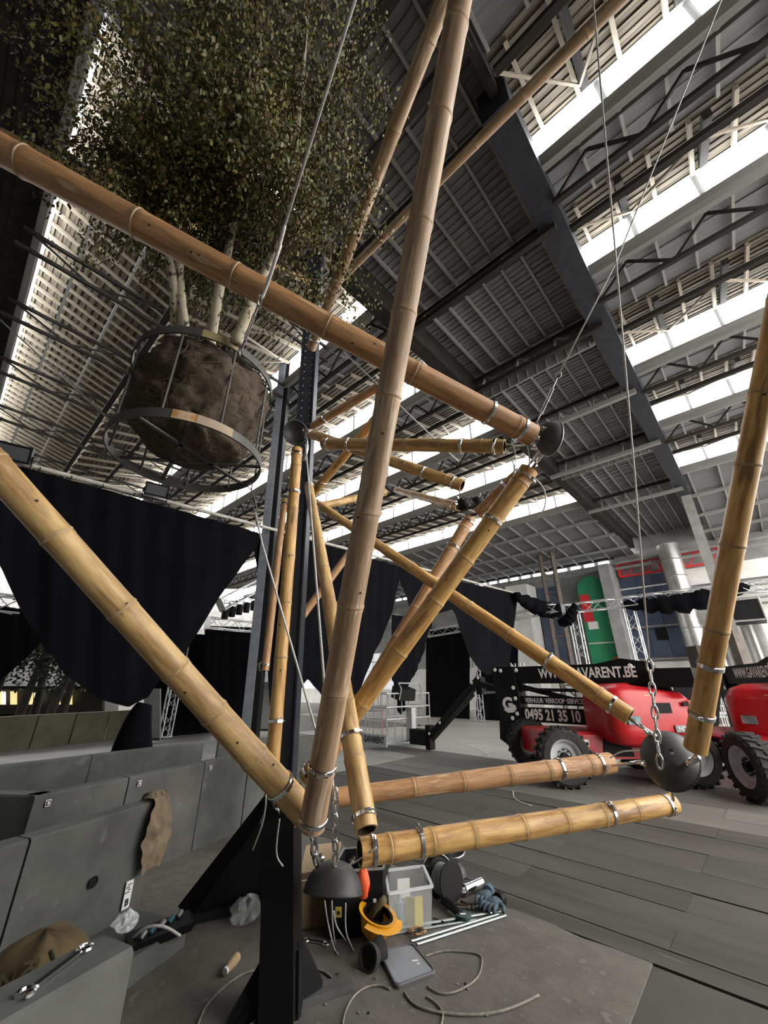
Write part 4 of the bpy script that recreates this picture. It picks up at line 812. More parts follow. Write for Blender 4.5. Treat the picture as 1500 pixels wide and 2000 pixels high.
# ================================================================ CONCRETE ELEMENTS
def cblock(name, p, q, h, label, th=.13, foot=.5, split=(), sticker=(), holes=(), side=-1, mat=CONC):
    """an L-shaped precast element row between p and q (a,b pairs): upright slabs with a foot"""
    root = thing('retaining_block', AB(p[0], p[1], 0), label, 'concrete block', 'precast concrete blocks'); P0 = AB(*p); Q0 = AB(*q); d = (Q0 - P0).normalized(); nrm = V((d.y, -d.x, 0))   # towards the camera's right
    cuts = [0] + list(split) + [(Q0 - P0).length]
    for i in range(len(cuts) - 1):
        a = P0 + d * (cuts[i] + .006); b = P0 + d * (cuts[i + 1] - .006); ja = rng.uniform(-.006, .006)
        off = nrm * ja; c = .012
        bot = [a + off, b + off, b - nrm * th + off, a - nrm * th + off]
        mb = MB(); mb.hexa(bot, [v + V((0, 0, h - c)) for v in bot]); top = [a + off - nrm * c, b + off - nrm * c, b - nrm * (th - c) + off, a - nrm * (th - c) + off]
        mb.hexa([v + V((0, 0, h - c)) for v in bot], [v + V((0, 0, h)) for v in top]); mb.build('upright_slab', mat, root)
        if foot: mb = MB(); f = [a + off, b + off, b + nrm * foot, a + nrm * foot]; mb.hexa(f, [v + V((0, 0, .12)) for v in f]); mb.build('foot_slab', mat, root)
    Mx = lambda s, z: basis(P0 + d * s + nrm * .012 + V((0, 0, z)), d, V((0, 0, 1)))
    for (s, z, w_, h_, lines) in sticker:
        mb = MB(Mx(s, z)); mb.box((0, 0, 0), w_, h_, .004); st = mb.build('sticker', WHITE, root)
        if lines:
            text('B', h_ * .34, INK, st, Mx(s, z - h_ * .28) @ Matrix.Translation((0, 0, .004)), bold=.03)
            for k in range(4): mb = MB(Mx(s - .01 * (k % 2), z + h_ * (.36 - .09 * k)) @ Matrix.Translation((0, 0, .004))); mb.box((0, 0, 0), w_ * (.6 - .1 * (k % 3)), h_ * .035, .001); mb.build('printed_line', INK, st)
        else:
            mb = MB(Mx(s, z) @ Matrix.Translation((0, 0, .003))); mb.box((0, 0, 0), w_ * .78, h_ * .78, .003); mb.build('sticker_field', INK, st); text('B', h_ * .62, WHITE, st, Mx(s, z) @ Matrix.Translation((0, 0, .007)), bold=.03)
    for (s, z) in holes: mb = MB(Mx(s, z)); mb.lathe([(0, -.004), (.024, -.004), (.030, .002)], 14); mb.build('lifting_hole', BLACK, root)
    return root
cblock('w3', (2.86, -.25), (3.58, 1.44), .73, 'second concrete block row with a lifting hole and paper sack over its end', split=(.98,), foot=.42, sticker=((1.70, .245, .055, .145, True),), holes=((1.42, .40),))
cblock('w2', (4.26, .80), (5.13, 3.69), .75, 'long concrete block row behind the sack-draped one, small B stickers', foot=0, split=(.72, 1.55, 2.2), sticker=((.10, .69, .035, .042, False), (.82, .69, .035, .042, False), (1.62, .69, .035, .042, False)))
cblock('w2b', (4.9, .35), (4.27, .82), .75, 'short return concrete block meeting the long row at the left edge', foot=0)
cblock('w1', (5.95, .2), (6.3, 3.0), .75, 'farthest long concrete block row beside the pale floor', foot=0, split=(1.4,), th=.14)
cblock('w1b', (6.16, 3.14), (5.75, 4.6), .75, 'concrete block behind the bamboo ends at the base', foot=0, th=.14)
cblock('w4', (1.50, .02), (1.71, .70), .75, 'nearest concrete block, wrench lying on its top', foot=0, th=.17)
# pale floor strip behind the blocks
mb = MB(); q = [AB(6.6, .5), AB(13.6, 1.4), AB(12.5, 9), AB(6.6, 8.2)]; mb.hexa([p + V((0, 0, -.02)) for p in q], [p + V((0, 0, .012)) for p in q]); pf = mb.build('pale_screed', SIDE, fl)
# paper sack over the block end, printed jute sack, tools
PAPER = M('brown_paper', (.22, .165, .105), (.14, .10, .065), scale=7, rough=.85, bump=.4)
E0 = AB(3.58, 1.44, .73); dw = (AB(3.58, 1.44) - AB(2.86, -.25)).normalized(); nr = V((dw.y, -dw.x, 0))
def sackpt(u, v, s):
    a = (u - .5) * (.13 + .09 * math.sin(v * 3.0)); z = -v * (.40 if s > 0 else .66) + .025 - (.12 * (u - .5) ** 2 * v); nz = noise.noise(V((u * 4, v * 6, s * 3))) * .025
    return E0 + dw * (a - .02 + nz) + nr * ((.02 + .035 * math.sin(min(1, v * 3) * 1.57) + nz) if s > 0 else (-.15 - .03 * v + nz)) + V((0, 0, z))
sk = thing('paper_sack', E0, 'crumpled brown paper sack hung over the end of the block row', 'sack')
mb = MB(); mb.grid(14, 22, lambda u, v: sackpt(u, v, 1)); mb.build('front_flap', PAPER, sk, smooth='all')
mb = MB(); mb.grid(14, 22, lambda u, v: sackpt(u, v, -1) + dw * .06); mb.build('rear_flap', PAPER, sk, smooth='all')
mb = MB(); mb.grid(14, 8, lambda u, v: sackpt(u, 0, 1).lerp(sackpt(u, 0, -1) + dw * .06, v) + V((0, 0, .02 * math.sin(v * 3.14) + .01 * noise.noise(V((u * 6, v * 5, 2)))))); mb.build('top_fold', PAPER, sk, smooth='all')
JUTE = M('printed_sack', (.10, .068, .028), (.062, .042, .018), scale=5, rough=.9, bump=.3)
jc = AB(2.26, .585, .345); js = thing('printed_sack', V((jc.x, jc.y, 0)), 'bulging tan sack with dark print behind the nearest block', 'sack')
mb = MB(); mb.grid(36, 18, lambda u, v: jc + V((math.cos(u * 6.283) * abs(math.sin(v * 3.1416)) ** .7 * .22, math.sin(u * 6.283) * abs(math.sin(v * 3.1416)) ** .7 * .20, -math.cos(v * 3.1416) * .32)) * (1 + .08 * noise.noise(V((math.cos(u * 6.283) * 2, math.sin(u * 6.283) * 2, v * 4))))); mb.build('bag', JUTE, js, smooth='all')
vd = (EYE - jc).normalized(); rx = V((0, 0, 1)).cross(vd).normalized(); uy = vd.cross(rx)
def bag_front(dx, dy):
    o_ = rx * dx + uy * dy; s_ = .6
    while s_ > 0:
        p_ = o_ + vd * s_
        if (p_.x / .235) ** 2 + (p_.y / .215) ** 2 + (p_.z / .34) ** 2 < 1.0: break
        s_ -= .004
    return jc + o_ + vd * (s_ + .012)
for k, (body, dx, dy, sz) in enumerate((('EN', -.09, .17, .06), ('RODUC', -.02, .10, .06), ('otu', .09, .15, .05))):
    text(body, sz, M('sack_print', (.05, .035, .015), rough=.9), js, basis(bag_front(dx, dy), uy * -1 if k == 1 else rx, rx if k == 1 else uy), bold=.02)
mb = MB(); mb.tube(smooth_path([bag_front(.03, .22), bag_front(.06, .16), bag_front(.05, .10), bag_front(.07, .04)], 5), .006, 5); mb.build('tie_cord', M('dark_cord', (.04, .045, .02), rough=.9), js)
def wrench(p, q, r, label, up=V((0, 0, 1))):
    p = V(p); q = V(q); d = (q - p).normalized(); s = d.cross(up).normalized(); root = thing('combination_wrench', p, label, 'wrench')
    mb = MB(); mb.obb((p + q) / 2, (q - p) * .42, s * r * .42, up * r * .22); mb.build('handle', CHROME, root)
    mb = MB(); n = 14; mb.tube([q + d * r * math.cos(t) + s * r * math.sin(t) for t in [6.283 * k / n for k in range(n)]], r * .32, 6, closed=True); mb.build('ring_end', CHROME, root, smooth=True)
    mb = MB(); n = 12; mb.tube([p - d * r * math.cos(t) * 1.1 + s * r * math.sin(t) * 1.1 for t in [.7 + (6.283 - 1.4) * k / n for k in range(n + 1)]], r * .36, 6); mb.build('open_jaw', CHROME, root, smooth=True)
    return root
wrench(G(52, 1938, .757) , G(166, 1852, .757), .018, 'long chrome combination wrench on the nearest concrete block')
wrench(G(597, 1836, .008), G(636, 1842, .008), .020, 'dull wrench lying on the floor right of the base post')
FILM = M('clear_film', (.75, .78, .80), rough=.12, alpha=.28)
def crumple(c, r, label, seed, flat=.7):
    mb = MB(); mb.grid(20, 12, lambda u, v: V(c) + V((math.cos(u * 6.283) * math.sin(v * 3.1416), math.sin(u * 6.283) * math.sin(v * 3.1416), -math.cos(v * 3.1416) * flat)) * r * (1 + .45 * noise.noise(V((math.cos(u * 6.283) * 2.2 + seed, math.sin(u * 6.283) * 2.2, v * 5)))))
    return tag(mb.build('plastic_bag', FILM), label, 'plastic bag')
crumple(G(243, 1815, .76) + V((0, 0, .02)), .034, 'crumpled clear plastic bag on the nearest block end', 1.0)
crumple(G(478, 1800) + V((0, 0, .06)), .10, 'crumpled clear plastic bag on the floor left of the base post', 4.0)
# tool bag behind the block foot
tb = G(300, 1840, .10); rt_ = thing('tool_bag', tb, 'open black tool bag with blue parts on the block foot', 'bag')
mb = MB(); mb.hexa([tb + AB(*p) for p in ((-.05, -.14), (-.05, .20), (.08, .22), (.08, -.12))], [tb + AB(*p, .05) for p in ((-.07, -.16), (-.07, .22), (.1, .24), (.1, -.14))]); mb.build('bag_body', BLACK, rt_)
BLU = M('teal_plastic', (.03, .12, .17), (.02, .08, .12), scale=5, rough=.5)
for k in range(5): mb = MB(); c = tb + AB(-.04 + .02 * k, -.1 + .06 * k, .055); mb.tube([c, c + AB(.025, .035, .015)], .014, 10); mb.build('blue_fitting', BLU if k % 2 else STEEL, rt_, smooth=True)
rope([G(258, 1835, .14), G(285, 1812, .2), G(320, 1810, .2), G(352, 1828, .14)], .008, 'grey hose curving over the open tool bag', sm=6, name='hose', cat='hose')
# ================================================================ FLOOR CLUTTER
def gbox(px, h, name, mat, par, inset=0.0, z0=0.0):
    b = [G(*p) + V((0, 0, z0)) for p in px]; mb = MB(); mb.hexa(b, [p + V((0, 0, h)) for p in b]); return mb.build(name, mat, par)
def openbox(px, h, th, mat, par, name='wall', flare=1.0):
    b = [G(*p) for p in px]; c = sum(b, V()) / 4; t = [c + (p - c) * flare + V((0, 0, h)) for p in b]
    for i in range(4):
        j = (i + 1) % 4; n = (c - (b[i] + b[j]) / 2); n.z = 0; n = n.normalized() * th
        mb = MB(); mb.hexa([b[i], b[j], b[j] + n, b[i] + n], [t[i], t[j], t[j] + n, t[i] + n]); mb.build(name, mat, par)
    mb = MB(); mb.hexa(b, [p + V((0, 0, th)) for p in b]); mb.build('bottom', mat, par); return t
CARD = M('brown_cardboard', (.22, .155, .09), (.17, .12, .07), scale=5, rough=.85); CARDP = M('pale_cardboard', (.42, .33, .215), (.36, .28, .18), scale=6, rough=.85)
rt_ = thing('cardboard_box', G(610, 1800), 'open brown cardboard box right of the base post', 'box')
top = openbox([(572, 1822), (650, 1808), (655, 1772), (580, 1782)], .22, .006, CARD, rt_, 'side_panel')
for i, (k, o) in enumerate(((0, V((-.03, -.10, .07))), (2, V((.02, .10, .13))), (3, V((-.1, .02, .10))))):
    a, b = top[k], top[(k + 1) % 4]; mb = MB(); mb.hexa([a, b, b + o, a + o], [p + V((0, .004, .004)) for p in (a, b, b + o, a + o)]); mb.build('flap', CARDP, rt_)
rt_ = thing('black_crate', G(690, 1835), 'black open crate under the scratched bowl with a yellow label', 'crate')
top = openbox([(640, 1836), (748, 1826), (762, 1762), (668, 1772)], .34, .012, BLACK, rt_, 'crate_wall')
for i in range(4): barpiece('rim_bar', GUTGREY, rt_, top[i], top[(i + 1) % 4], .012)
o = wq(655, 1772, 667, 1792, 2.33, .004, M('yellow_label', (.55, .47, .06), rough=.6), 'warning_label', rt_); wq(658, 1780, 664, 1787, 2.328, .003, INK, 'label_mark', o); wq(729, 1756, 735, 1763, 2.36, .004, WHITE, 'crate_sticker', rt_)
mb = MB(); c = W(709, 1725, 2.5); mb.grid(12, 8, lambda u, v: c + V((math.cos(u * 6.283) * math.sin(v * 3.14) * .045, math.sin(u * 6.283) * math.sin(v * 3.14) * .04, -math.cos(v * 3.14) * .075)) * (1 + .25 * noise.noise(V((u * 5, v * 4, 2))))); tag(mb.build('orange_glove', M('signal_orange', (.85, .12, .03), rough=.6), smooth='all'), 'orange glove sticking out of the black crate', 'glove')
# hard hat, upside down
hc = G(728, 1838); rt_ = thing('hard_hat', hc, 'yellow hard hat lying upside down before the black crate', 'helmet'); YEL = M('yellow_plastic', (.70, .34, .015), (.62, .28, .012), scale=4, rough=.35)
Mh = Matrix.Translation(hc + V((0, 0, .012))) @ Matrix.Rotation(math.radians(6), 4, 'X') @ Matrix.Rotation(math.radians(14), 4, 'Y')
pr = [(.001, 0), (.05, .008), (.085, .035), (.103, .08), (.108, .125), (.128, .132), (.128, .137), (.103, .132), (.098, .085), (.08, .04), (.048, .014), (.001, .007)]
mb = MB(Mh); mb.lathe([(r, z) for r, z in pr], 32); mb.build('shell', YEL, rt_, smooth=True)
mb = MB(Mh); mb.tube([(-.07, -.06, .12), (-.05, .0, .05), (.0, .03, .03), (.05, .0, .05), (.08, -.05, .12)], .014, 6); mb.build('cradle', BLACK, rt_)
mb = MB(Mh); mb.lathe([(.092, .10), (.088, .135), (.084, .135), (.088, .10)], 24); mb.build('sweat_band', BLACK, rt_, smooth=True)
mb = MB(Mh); mb.grid(10, 3, lambda u, v: V((math.cos(u * 2.2 + 4.2) * (.118 + .05 * v), math.sin(u * 2.2 + 4.2) * (.118 + .05 * v), .130 - .01 * v))); mb.build('peak', YEL, rt_)
mb = MB(Mh); mb.tube([(-.04, .05, .07), (-.02, .02, .14), (.01, .01, .19), (.03, .03, .20)], .022, 8); gl = mb.build('work_glove', M('olive_glove', (.10, .09, .04), rough=.9), smooth='all'); tag(gl, 'olive work glove stuffed in the yellow hard hat', 'glove')
# clear storage box
CLR = M('clear_plastic', (.80, .83, .84), rough=.15, alpha=.17); CLRR = M('clear_plastic_rim', (.85, .88, .89), rough=.2, alpha=.7)
rt_ = thing('storage_box', G(800, 1815), 'clear plastic storage box holding a yellow folder', 'box')
top = openbox([(764, 1828), (842, 1812), (826, 1768), (757, 1778)], .22, .006, CLR, rt_, 'side_wall', 1.12)
for i in range(4): barpiece('rim', CLRR, rt_, top[i], top[(i + 1) % 4], .018, .014)
c = (G(764, 1828) + G(842, 1812)) / 2 + V((.02, .04, .012))
fo = thing('yellow_folder', c, 'yellow card folder standing in the clear storage box', 'folder'); YF = M('yellow_card', (.60, .50, .05), rough=.6)
mb = MB(); mb.obb(c + V((-.02, 0, .075)), V((.028, -.012, 0)), V((.001, .002, 0)), V((0, 0, .075))); mb.build('front_cover', YF, fo); mb = MB(); mb.obb(c + V((.035, 0, .075)), V((.028, .012, 0)), V((-.001, .002, 0)), V((0, 0, .078))); mb.build('back_cover', YF, fo)
c = G(790, 1800) + V((0, .05, .16)); mb = MB(); mb.obb(c, V((.045, .01, 0)), V((0, .002, 0)), V((0, .01, .05))); tag(mb.build('paper_card', WHITE), 'white card leaning inside the clear storage box', 'card')
mb = MB(Matrix.Translation(G(780, 1812) + V((0, 0, .012)))); mb.lathe([(0, 0), (.03, 0), (.03, .12), (.012, .14), (.012, .17), (0, .17)], 14); tag(mb.build('clear_bottle', M('pale_blue_plastic', (.35, .45, .52), rough=.2, alpha=.6), smooth=True), 'pale blue bottle standing inside the clear storage box', 'bottle')
# stacked bowls and cable drum
STKB = M('bare_bowl', (.17, .175, .18), (.11, .115, .12), scale=8, rough=.4, metal=.5)
for i, (x, y, z, r, up_, lb) in enumerate(((884, 1712, .02, .115, 0, 'upturned dark bowl at the bottom of the bowl pile'), (882, 1712, .10, .125, 1, 'grey steel bowl open upwards on the bowl pile'), (868, 1720, .155, .12, 1, 'grey steel bowl tilted in front on the bowl pile'), (845, 1728, .09, .11, 1, 'dark steel bowl beside the clear box on the bowl pile'))):
    c = G(x, y) + V((0, 0, z)); Mw = Matrix.Translation(c) @ Matrix.Rotation(.2 * (i % 2), 4, 'X'); rt_ = thing('loose_bowl', c, lb, 'steel bowl', 'loose bowls on the floor')
    pr = [(r * math.sin(t), r * .75 * (1 - math.cos(t))) for t in [math.pi / 2 * k / 8 for k in range(9)]]
    if not up_: pr = [(a, r * .75 - b) for a, b in pr]
    mb = MB(Mw); mb.lathe(pr + [(max(0, a - .006), b + (.004 if up_ else -.004)) for a, b in pr][::-1], 28); mb.build('shell', STKB if i in (1, 2) else DARKMETAL, rt_, smooth=True)
    zz_ = r * .75 if up_ else .0
    mb = MB(Mw); mb.tube([V((r * math.cos(t), r * math.sin(t), zz_)) for t in [6.283 * k / 28 for k in range(28)]], .005, 5, closed=True); mb.build('rim', STEEL if i in (1, 2) else DARKMETAL, rt_, smooth=True)
dc = G(872, 1762); rt_ = thing('cable_drum', dc, 'black cable drum lying on its edge beside the clear box', 'drum'); ax = V((.55, -.75, .1)).normalized()
for s in (-1, 1): mb = MB(frame(dc + V((0, .02, .125)) + ax * .07 * s, ax)); mb.lathe([(0, -.006), (.118, -.006), (.125, 0), (.118, .006), (0, .006)], 32); mb.build('flange', BLACK, rt_, smooth=True)
mb = MB(frame(dc + V((0, .02, .125)), ax)); mb.lathe([(.05, -.064), (.05, .064)], 20); mb.build('core', BLACK, rt_)
for k in range(5): mb = MB(frame(dc + V((0, .02, .125)) + ax * (-.05 + .025 * k), ax)); mb.tube([(.088 * math.cos(t), .088 * math.sin(t), 0) for t in [6.283 * j / 24 for j in range(24)]], .009, 6, closed=True); mb.build('cable_turn', M('grey_green_cable', (.16, .18, .16), rough=.5), rt_, smooth=True)
mb = MB(); c0 = dc + V((-.06, .02, .20)); mb.tube([c0 + V((.11 * math.cos(t), -.02, .09 * math.sin(t))) for t in [.3 + 2.5 * j / 14 for j in range(15)]], .005, 6); tag(mb.build('cable_loop', CABLE, smooth='all'), 'pale cable loop arching over the cable drum', 'cable')
p, q = G(906, 1752), G(936, 1738); mb = MB(frame(p + V((0, 0, .04)), q - p)); L_ = (q - p).length
rt_ = thing('steel_sleeve', p, 'shiny steel sleeve lying beside the blue gloves', 'sleeve'); mb.lathe([(.028, 0), (.038, 0), (.038, .02), (.034, .022), (.034, L_ + .03), (.026, L_ + .03), (.026, 0)], 24); mb.build('sleeve', CHROME, rt_, smooth=True)
mb = MB(frame(p + V((0, 0, .04)), q - p)); mb.lathe([(.039, .0), (.041, .006), (.039, .012)], 24); mb.build('collar', STEEL, rt_, smooth=True)
GL = M('blue_glove', (.05, .085, .115), (.09, .13, .16), scale=9, rough=.85); 
for gi, (cx, cy, rot, lb) in enumerate(((950, 1762, -.4, 'blue work glove lying uppermost beside the steel sleeve'), (966, 1776, -.7, 'blue work glove lying flat at the end of the rods'))):
    c = G(cx, cy) + V((0, 0, .035)); Mg = Matrix.Translation(c) @ Matrix.Rotation(rot, 4, 'Z'); rt_ = thing('work_glove', c, lb, 'glove')
    mb = MB(Mg); mb.grid(16, 10, lambda u, v: V((math.cos(u * 6.283) * math.sin(v * 3.1416) * .055, math.sin(u * 6.283) * math.sin(v * 3.1416) * .075, -math.cos(v * 3.1416) * .03)) * (1 + .2 * noise.noise(V((u * 4, v * 4, gi))))); mb.build('palm', GL, rt_, smooth='all')
    for k in range(4): mb = MB(Mg); x = -.042 + .028 * k; mb.tube(smooth_path([(x, -.04, 0), (x * 1.15, -.09, .012), (x * 1.3, -.135 + .012 * abs(k - 1.3), -.012)], 3), [.016, .016, .0155, .015, .0145, .013, .010], 8); mb.build('finger', GL, rt_, smooth='all')
    mb = MB(Mg); mb.tube(smooth_path([(.04, .01, 0), (.085, -.025, .005), (.095, -.06, -.01)], 3), [.017, .017, .016, .016, .015, .014, .011], 8); mb.build('thumb', GL, rt_, smooth='all')
    mb = MB(Mg); mb.tube([(0, .06, 0), (0, .115, -.004)], [.042, .047], 12); mb.build('cuff', BLACK if gi else GL, rt_)
ROD = M('zinc_rod', (.42, .47, .46), (.32, .36, .35), scale=20, rough=.35, metal=.7)
for i, (a, b, r, lb) in enumerate((((758, 1820), (978, 1783), .009, 'zinc rod lying farthest from us, starting under the clear box'), ((757, 1829), (930, 1799), .007, 'zinc rod lying second, along the clear box'), ((803, 1842), (975, 1788), .008, 'zinc rod lying third, just behind the nearest rod'), ((814, 1848), (988, 1791), .008, 'zinc rod lying nearest to the grey lid'))):
    p, q = G(*a) + V((0, 0, r)), G(*b) + V((0, 0, r)); rt_ = thing('threaded_rod', p, lb, 'rod'); mb = MB(); mb.tube([p, q], r, 8); mb.build('shaft', ROD, rt_, smooth=True); mb = MB(); mb.tube([p, p + (q - p) * .012], r * 1.15, 6); mb.build('end_cap', STEEL, rt_)
for i, (a, b, lb) in enumerate((((888, 1768), (925, 1778), 'rusty bolt bar nearest the cable drum'), ((900, 1764), (932, 1776), 'rusty bolt bar in the middle beside the drum'), ((862, 1774), (915, 1778), 'pale steel bar lying before the cable drum'), ((912, 1768), (940, 1772), 'rusty bolt bar nearest the blue gloves'))):
    p, q = G(*a) + V((0, 0, .012)), G(*b) + V((0, 0, .012)); rt_ = thing('bolt_bar', p, lb, 'bolt'); mb = MB(); mb.tube([p, q], .009, 7); mb.build('shank', STEEL if i == 2 else M('rusty_bolt', (.17, .12, .09), (.10, .07, .05), scale=20, rough=.7, metal=.4), rt_, smooth=True); mb = MB(); mb.tube([q, q + (q - p).normalized() * .014], .017, 6); mb.build('bolt_head', STEEL, rt_)
tc = G(900, 1797); rt_ = thing('hand_grinder', tc, 'small black hand tool with round disc on the rods', 'tool'); mb = MB(); mb.tube([tc + V((0, 0, .03)), G(868, 1772) + V((0, 0, .04))], [.022, .030], 10); mb.build('body', BLACK, rt_, smooth=True)
mb = MB(Matrix.Translation(tc + V((.02, 0, .012)))); mb.lathe([(0, 0), (.052, 0), (.055, .012), (.052, .022), (0, .024)], 24); dsc = mb.build('disc', M('dark_green_tool', (.02, .05, .05), rough=.5), rt_, smooth=True)
mb = MB(Matrix.Translation(tc + V((.015, -.01, .037)))); mb.box((0, 0, 0), .04, .018, .002); mb.build('tool_label', WHITE, dsc)
mb = MB(); pts = []
for k in range(60): t = k * .9; c = G(815, 1826); pts.append(c + V(((.05 + .015 * math.sin(k * 2.1)) * math.cos(t), (.04 + .012 * math.cos(k * 1.7)) * math.sin(t), .012 + .012 * abs(math.sin(k * 1.3)))))
mb.tube(pts, .0035, 5); tag(mb.build('wire_coil', M('rust_wire', (.20, .13, .07), (.36, .24, .12), scale=60, rough=.6, metal=.5)), 'small tangled coil of rusty wire between the rods', 'wire')
mb = MB(); c = G(858, 1800); mb.tube(smooth_path([c + V((-.04, .02, .01)), c + V((.0, -.01, .012)), c + V((.03, -.04, .008)), c + V((-.02, -.06, .006)), c + V((-.05, -.03, .006))], 4), .005, 5); tag(mb.build('power_cable', BLACK), 'short black cord end by the hand tool', 'cord')
# grey tray lid with rounded corners
cs = [G(773, 1936), G(855, 1905), G(806, 1846), G(737, 1862)]
def rounded(cs, r, n=6):
    out = []
    for i in range(4):
        p = cs[i]; a = (cs[i - 1] - p).normalized() * r; b = (cs[(i + 1) % 4] - p).normalized() * r
        for k in range(n + 1): t = k / n; out.append((p + a) * (1 - t) ** 2 + p * 2 * t * (1 - t) + (p + b) * t * t)
    return out
rt_ = thing('tray_lid', cs[0], 'grey plastic tray lid with a darker rim lying on the apron', 'lid'); ctr_ = sum(cs, V()) / 4
o_ = rounded(cs, .035); i_ = [ctr_ + (p - ctr_) * .88 for p in o_]; n = len(o_); LIDR = M('lid_rim', (.10, .105, .11), (.07, .072, .075), scale=8, rough=.45)
mb = MB(); lv = [[p + V((0, 0, z)) for p in q] for q, z in ((o_, 0), (o_, .014), ([ctr_ + (p - ctr_) * .97 for p in o_], .019), ([ctr_ + (p - ctr_) * .90 for p in o_], .019), (i_, .012))]
mb.add([p for l in lv for p in l], [(k * n + j, k * n + (j + 1) % n, (k + 1) * n + (j + 1) % n, (k + 1) * n + j) for k in range(4) for j in range(n)]); mb.build('lid_rim', LIDR, rt_, smooth=True)
mb = MB(); mb.prism([p + V((0, 0, .003)) for p in i_], V((0, 0, .010))); mb.build('lid_panel', M('lid_grey', (.27, .295, .325), (.23, .25, .28), scale=3, rough=.38), rt_)
for (x, y, l) in ((811, 1876, .022), (817, 1882, .012)): mb = MB(); c = G(x, y, .0145); mb.obb(c, V((l * .8, l * .15, 0)), V((-.001, .005, 0)), V((0, 0, .001))); mb.build('painted_glint', WHITE, rt_)  # white slivers paint two glints on the lid
# black cups
for i, (x, y, r, lb) in enumerate(((722, 1893, .062, 'black rubber cup nearest the base post beside the grey lid'), (741, 1876, .056, 'black rubber cup touching the grey lid'))):
    c = G(x, y) + V((0, 0, .05)); a = V((.8, .5, .15)).normalized() if i else V((-.3, -.5, .2)).normalized(); rt_ = thing('rubber_cup', V((c.x, c.y, 0)), lb, 'cup')
    mb = MB(frame(c - a * .03, a)); mb.lathe([(0, -.035), (.035, -.035), (r * .8, -.015), (r, .02), (r, .055), (r * .85, .055), (r * .8, .03), (0, .02)], 22); mb.build('cup', RUBBER, rt_, smooth=True)
    mb = MB(frame(c - a * .06, a)); mb.lathe([(.001, -.01), (.016, -.01), (.016, .02)], 6); mb.build('bolt_boss', STEEL, rt_)
# floor cables
gr = lambda pts, z=.006: [G(*p, z) for p in pts]
RPF = M('dirty_cable', (.28, .27, .23), (.16, .15, .12), scale=40, rough=.7)
rope(gr([(830, 1868), (862, 1858), (900, 1858), (936, 1865), (941, 1885), (930, 1912), (895, 1935), (860, 1940), (834, 1926)]), .0048, 'looped grey cable on the apron right of the grey lid', RPF, 'floor_cable', 'cable', sm=6)
rope(gr([(789, 1938), (810, 1962), (850, 1976), (910, 1982), (965, 1978), (1010, 1964), (1052, 1944)]), .006, 'frayed cable curving away below the grey lid', RPF, 'floor_cable', 'cable', sm=6)
rope(gr([(832, 1946), (852, 1960), (864, 1978), (862, 2000), (850, 2030)]), .0048, 'short cable running out of the bottom edge below the lid', RPF, 'floor_cable', 'cable', sm=6)
rope(gr([(762, 1932), (740, 1924), (712, 1930), (688, 1950), (672, 1985), (668, 2030)]), .0048, 'pale cable bending down beside the base bar', RPF, 'floor_cable', 'cable', sm=6)
rope(gr([(504, 1893), (470, 1905), (430, 1935), (400, 1970), (380, 2020)]), .006, 'dirty rope bending along the apron left of the base post', RPF, 'floor_cable', 'cable', sm=6)
rope(gr([(588, 1886), (615, 1892), (636, 1900), (650, 1912)]), .006, 'frayed rope end right of the base post', RPF, 'floor_cable', 'cable', sm=5)
rope(gr([(570, 1985), (545, 1975), (520, 1978), (480, 2010)]), .006, 'rope end crossing the foot of the base post', RPF, 'floor_cable', 'cable', sm=5)
p, q = G(440, 1906) + V((0, 0, .022)), G(456, 1888) + V((0, 0, .026)); rt_ = thing('wood_plug', p, 'pale turned wood plug lying on the apron', 'plug'); d = (q - p).normalized()
mb = MB(); mb.tube([p, q, q + d * .03], [.020, .027, .024], 16); mb.build('body', M('pale_wood', (.40, .29, .16), (.33, .23, .12), scale=14, rough=.7), rt_, smooth=True); mb = MB(); mb.tube([p - d * .012, p + d * .001], [.017, .0195], 16); mb.build('white_tip', WHITE, rt_, smooth=True)
for i in range(12):
    x, y = rng.uniform(560, 1000), rng.uniform(1900, 1995); c = G(x, y); mb = MB(); mb.grid(8, 5, lambda u, v: c + V((math.cos(u * 6.283) * math.sin(v * 3.14), math.sin(u * 6.283) * math.sin(v * 3.14), .4 - .4 * math.cos(v * 3.14))) * rng.uniform(.006, .010)); tag(mb.build('debris_chip', RUBBER if i % 2 else RPF), 'small dark chip of rubble scattered on the apron', 'debris', 'chips scattered on the apron')
mb = MB(); p = G(862, 1568 + 330); rope(gr([(1002, 1545), (1004, 1558), (1018, 1567), (1038, 1574)], .004), .006, 'white paint drip line on the slabs behind the yellow bamboo', WHITE, 'paint_streak', 'paint', sm=3)
rope(gr([(900, 1452), (930, 1462), (952, 1475)], .004), .012, 'white chalk line on the slabs under the lift jib', WHITE, 'paint_streak', 'paint', sm=3)

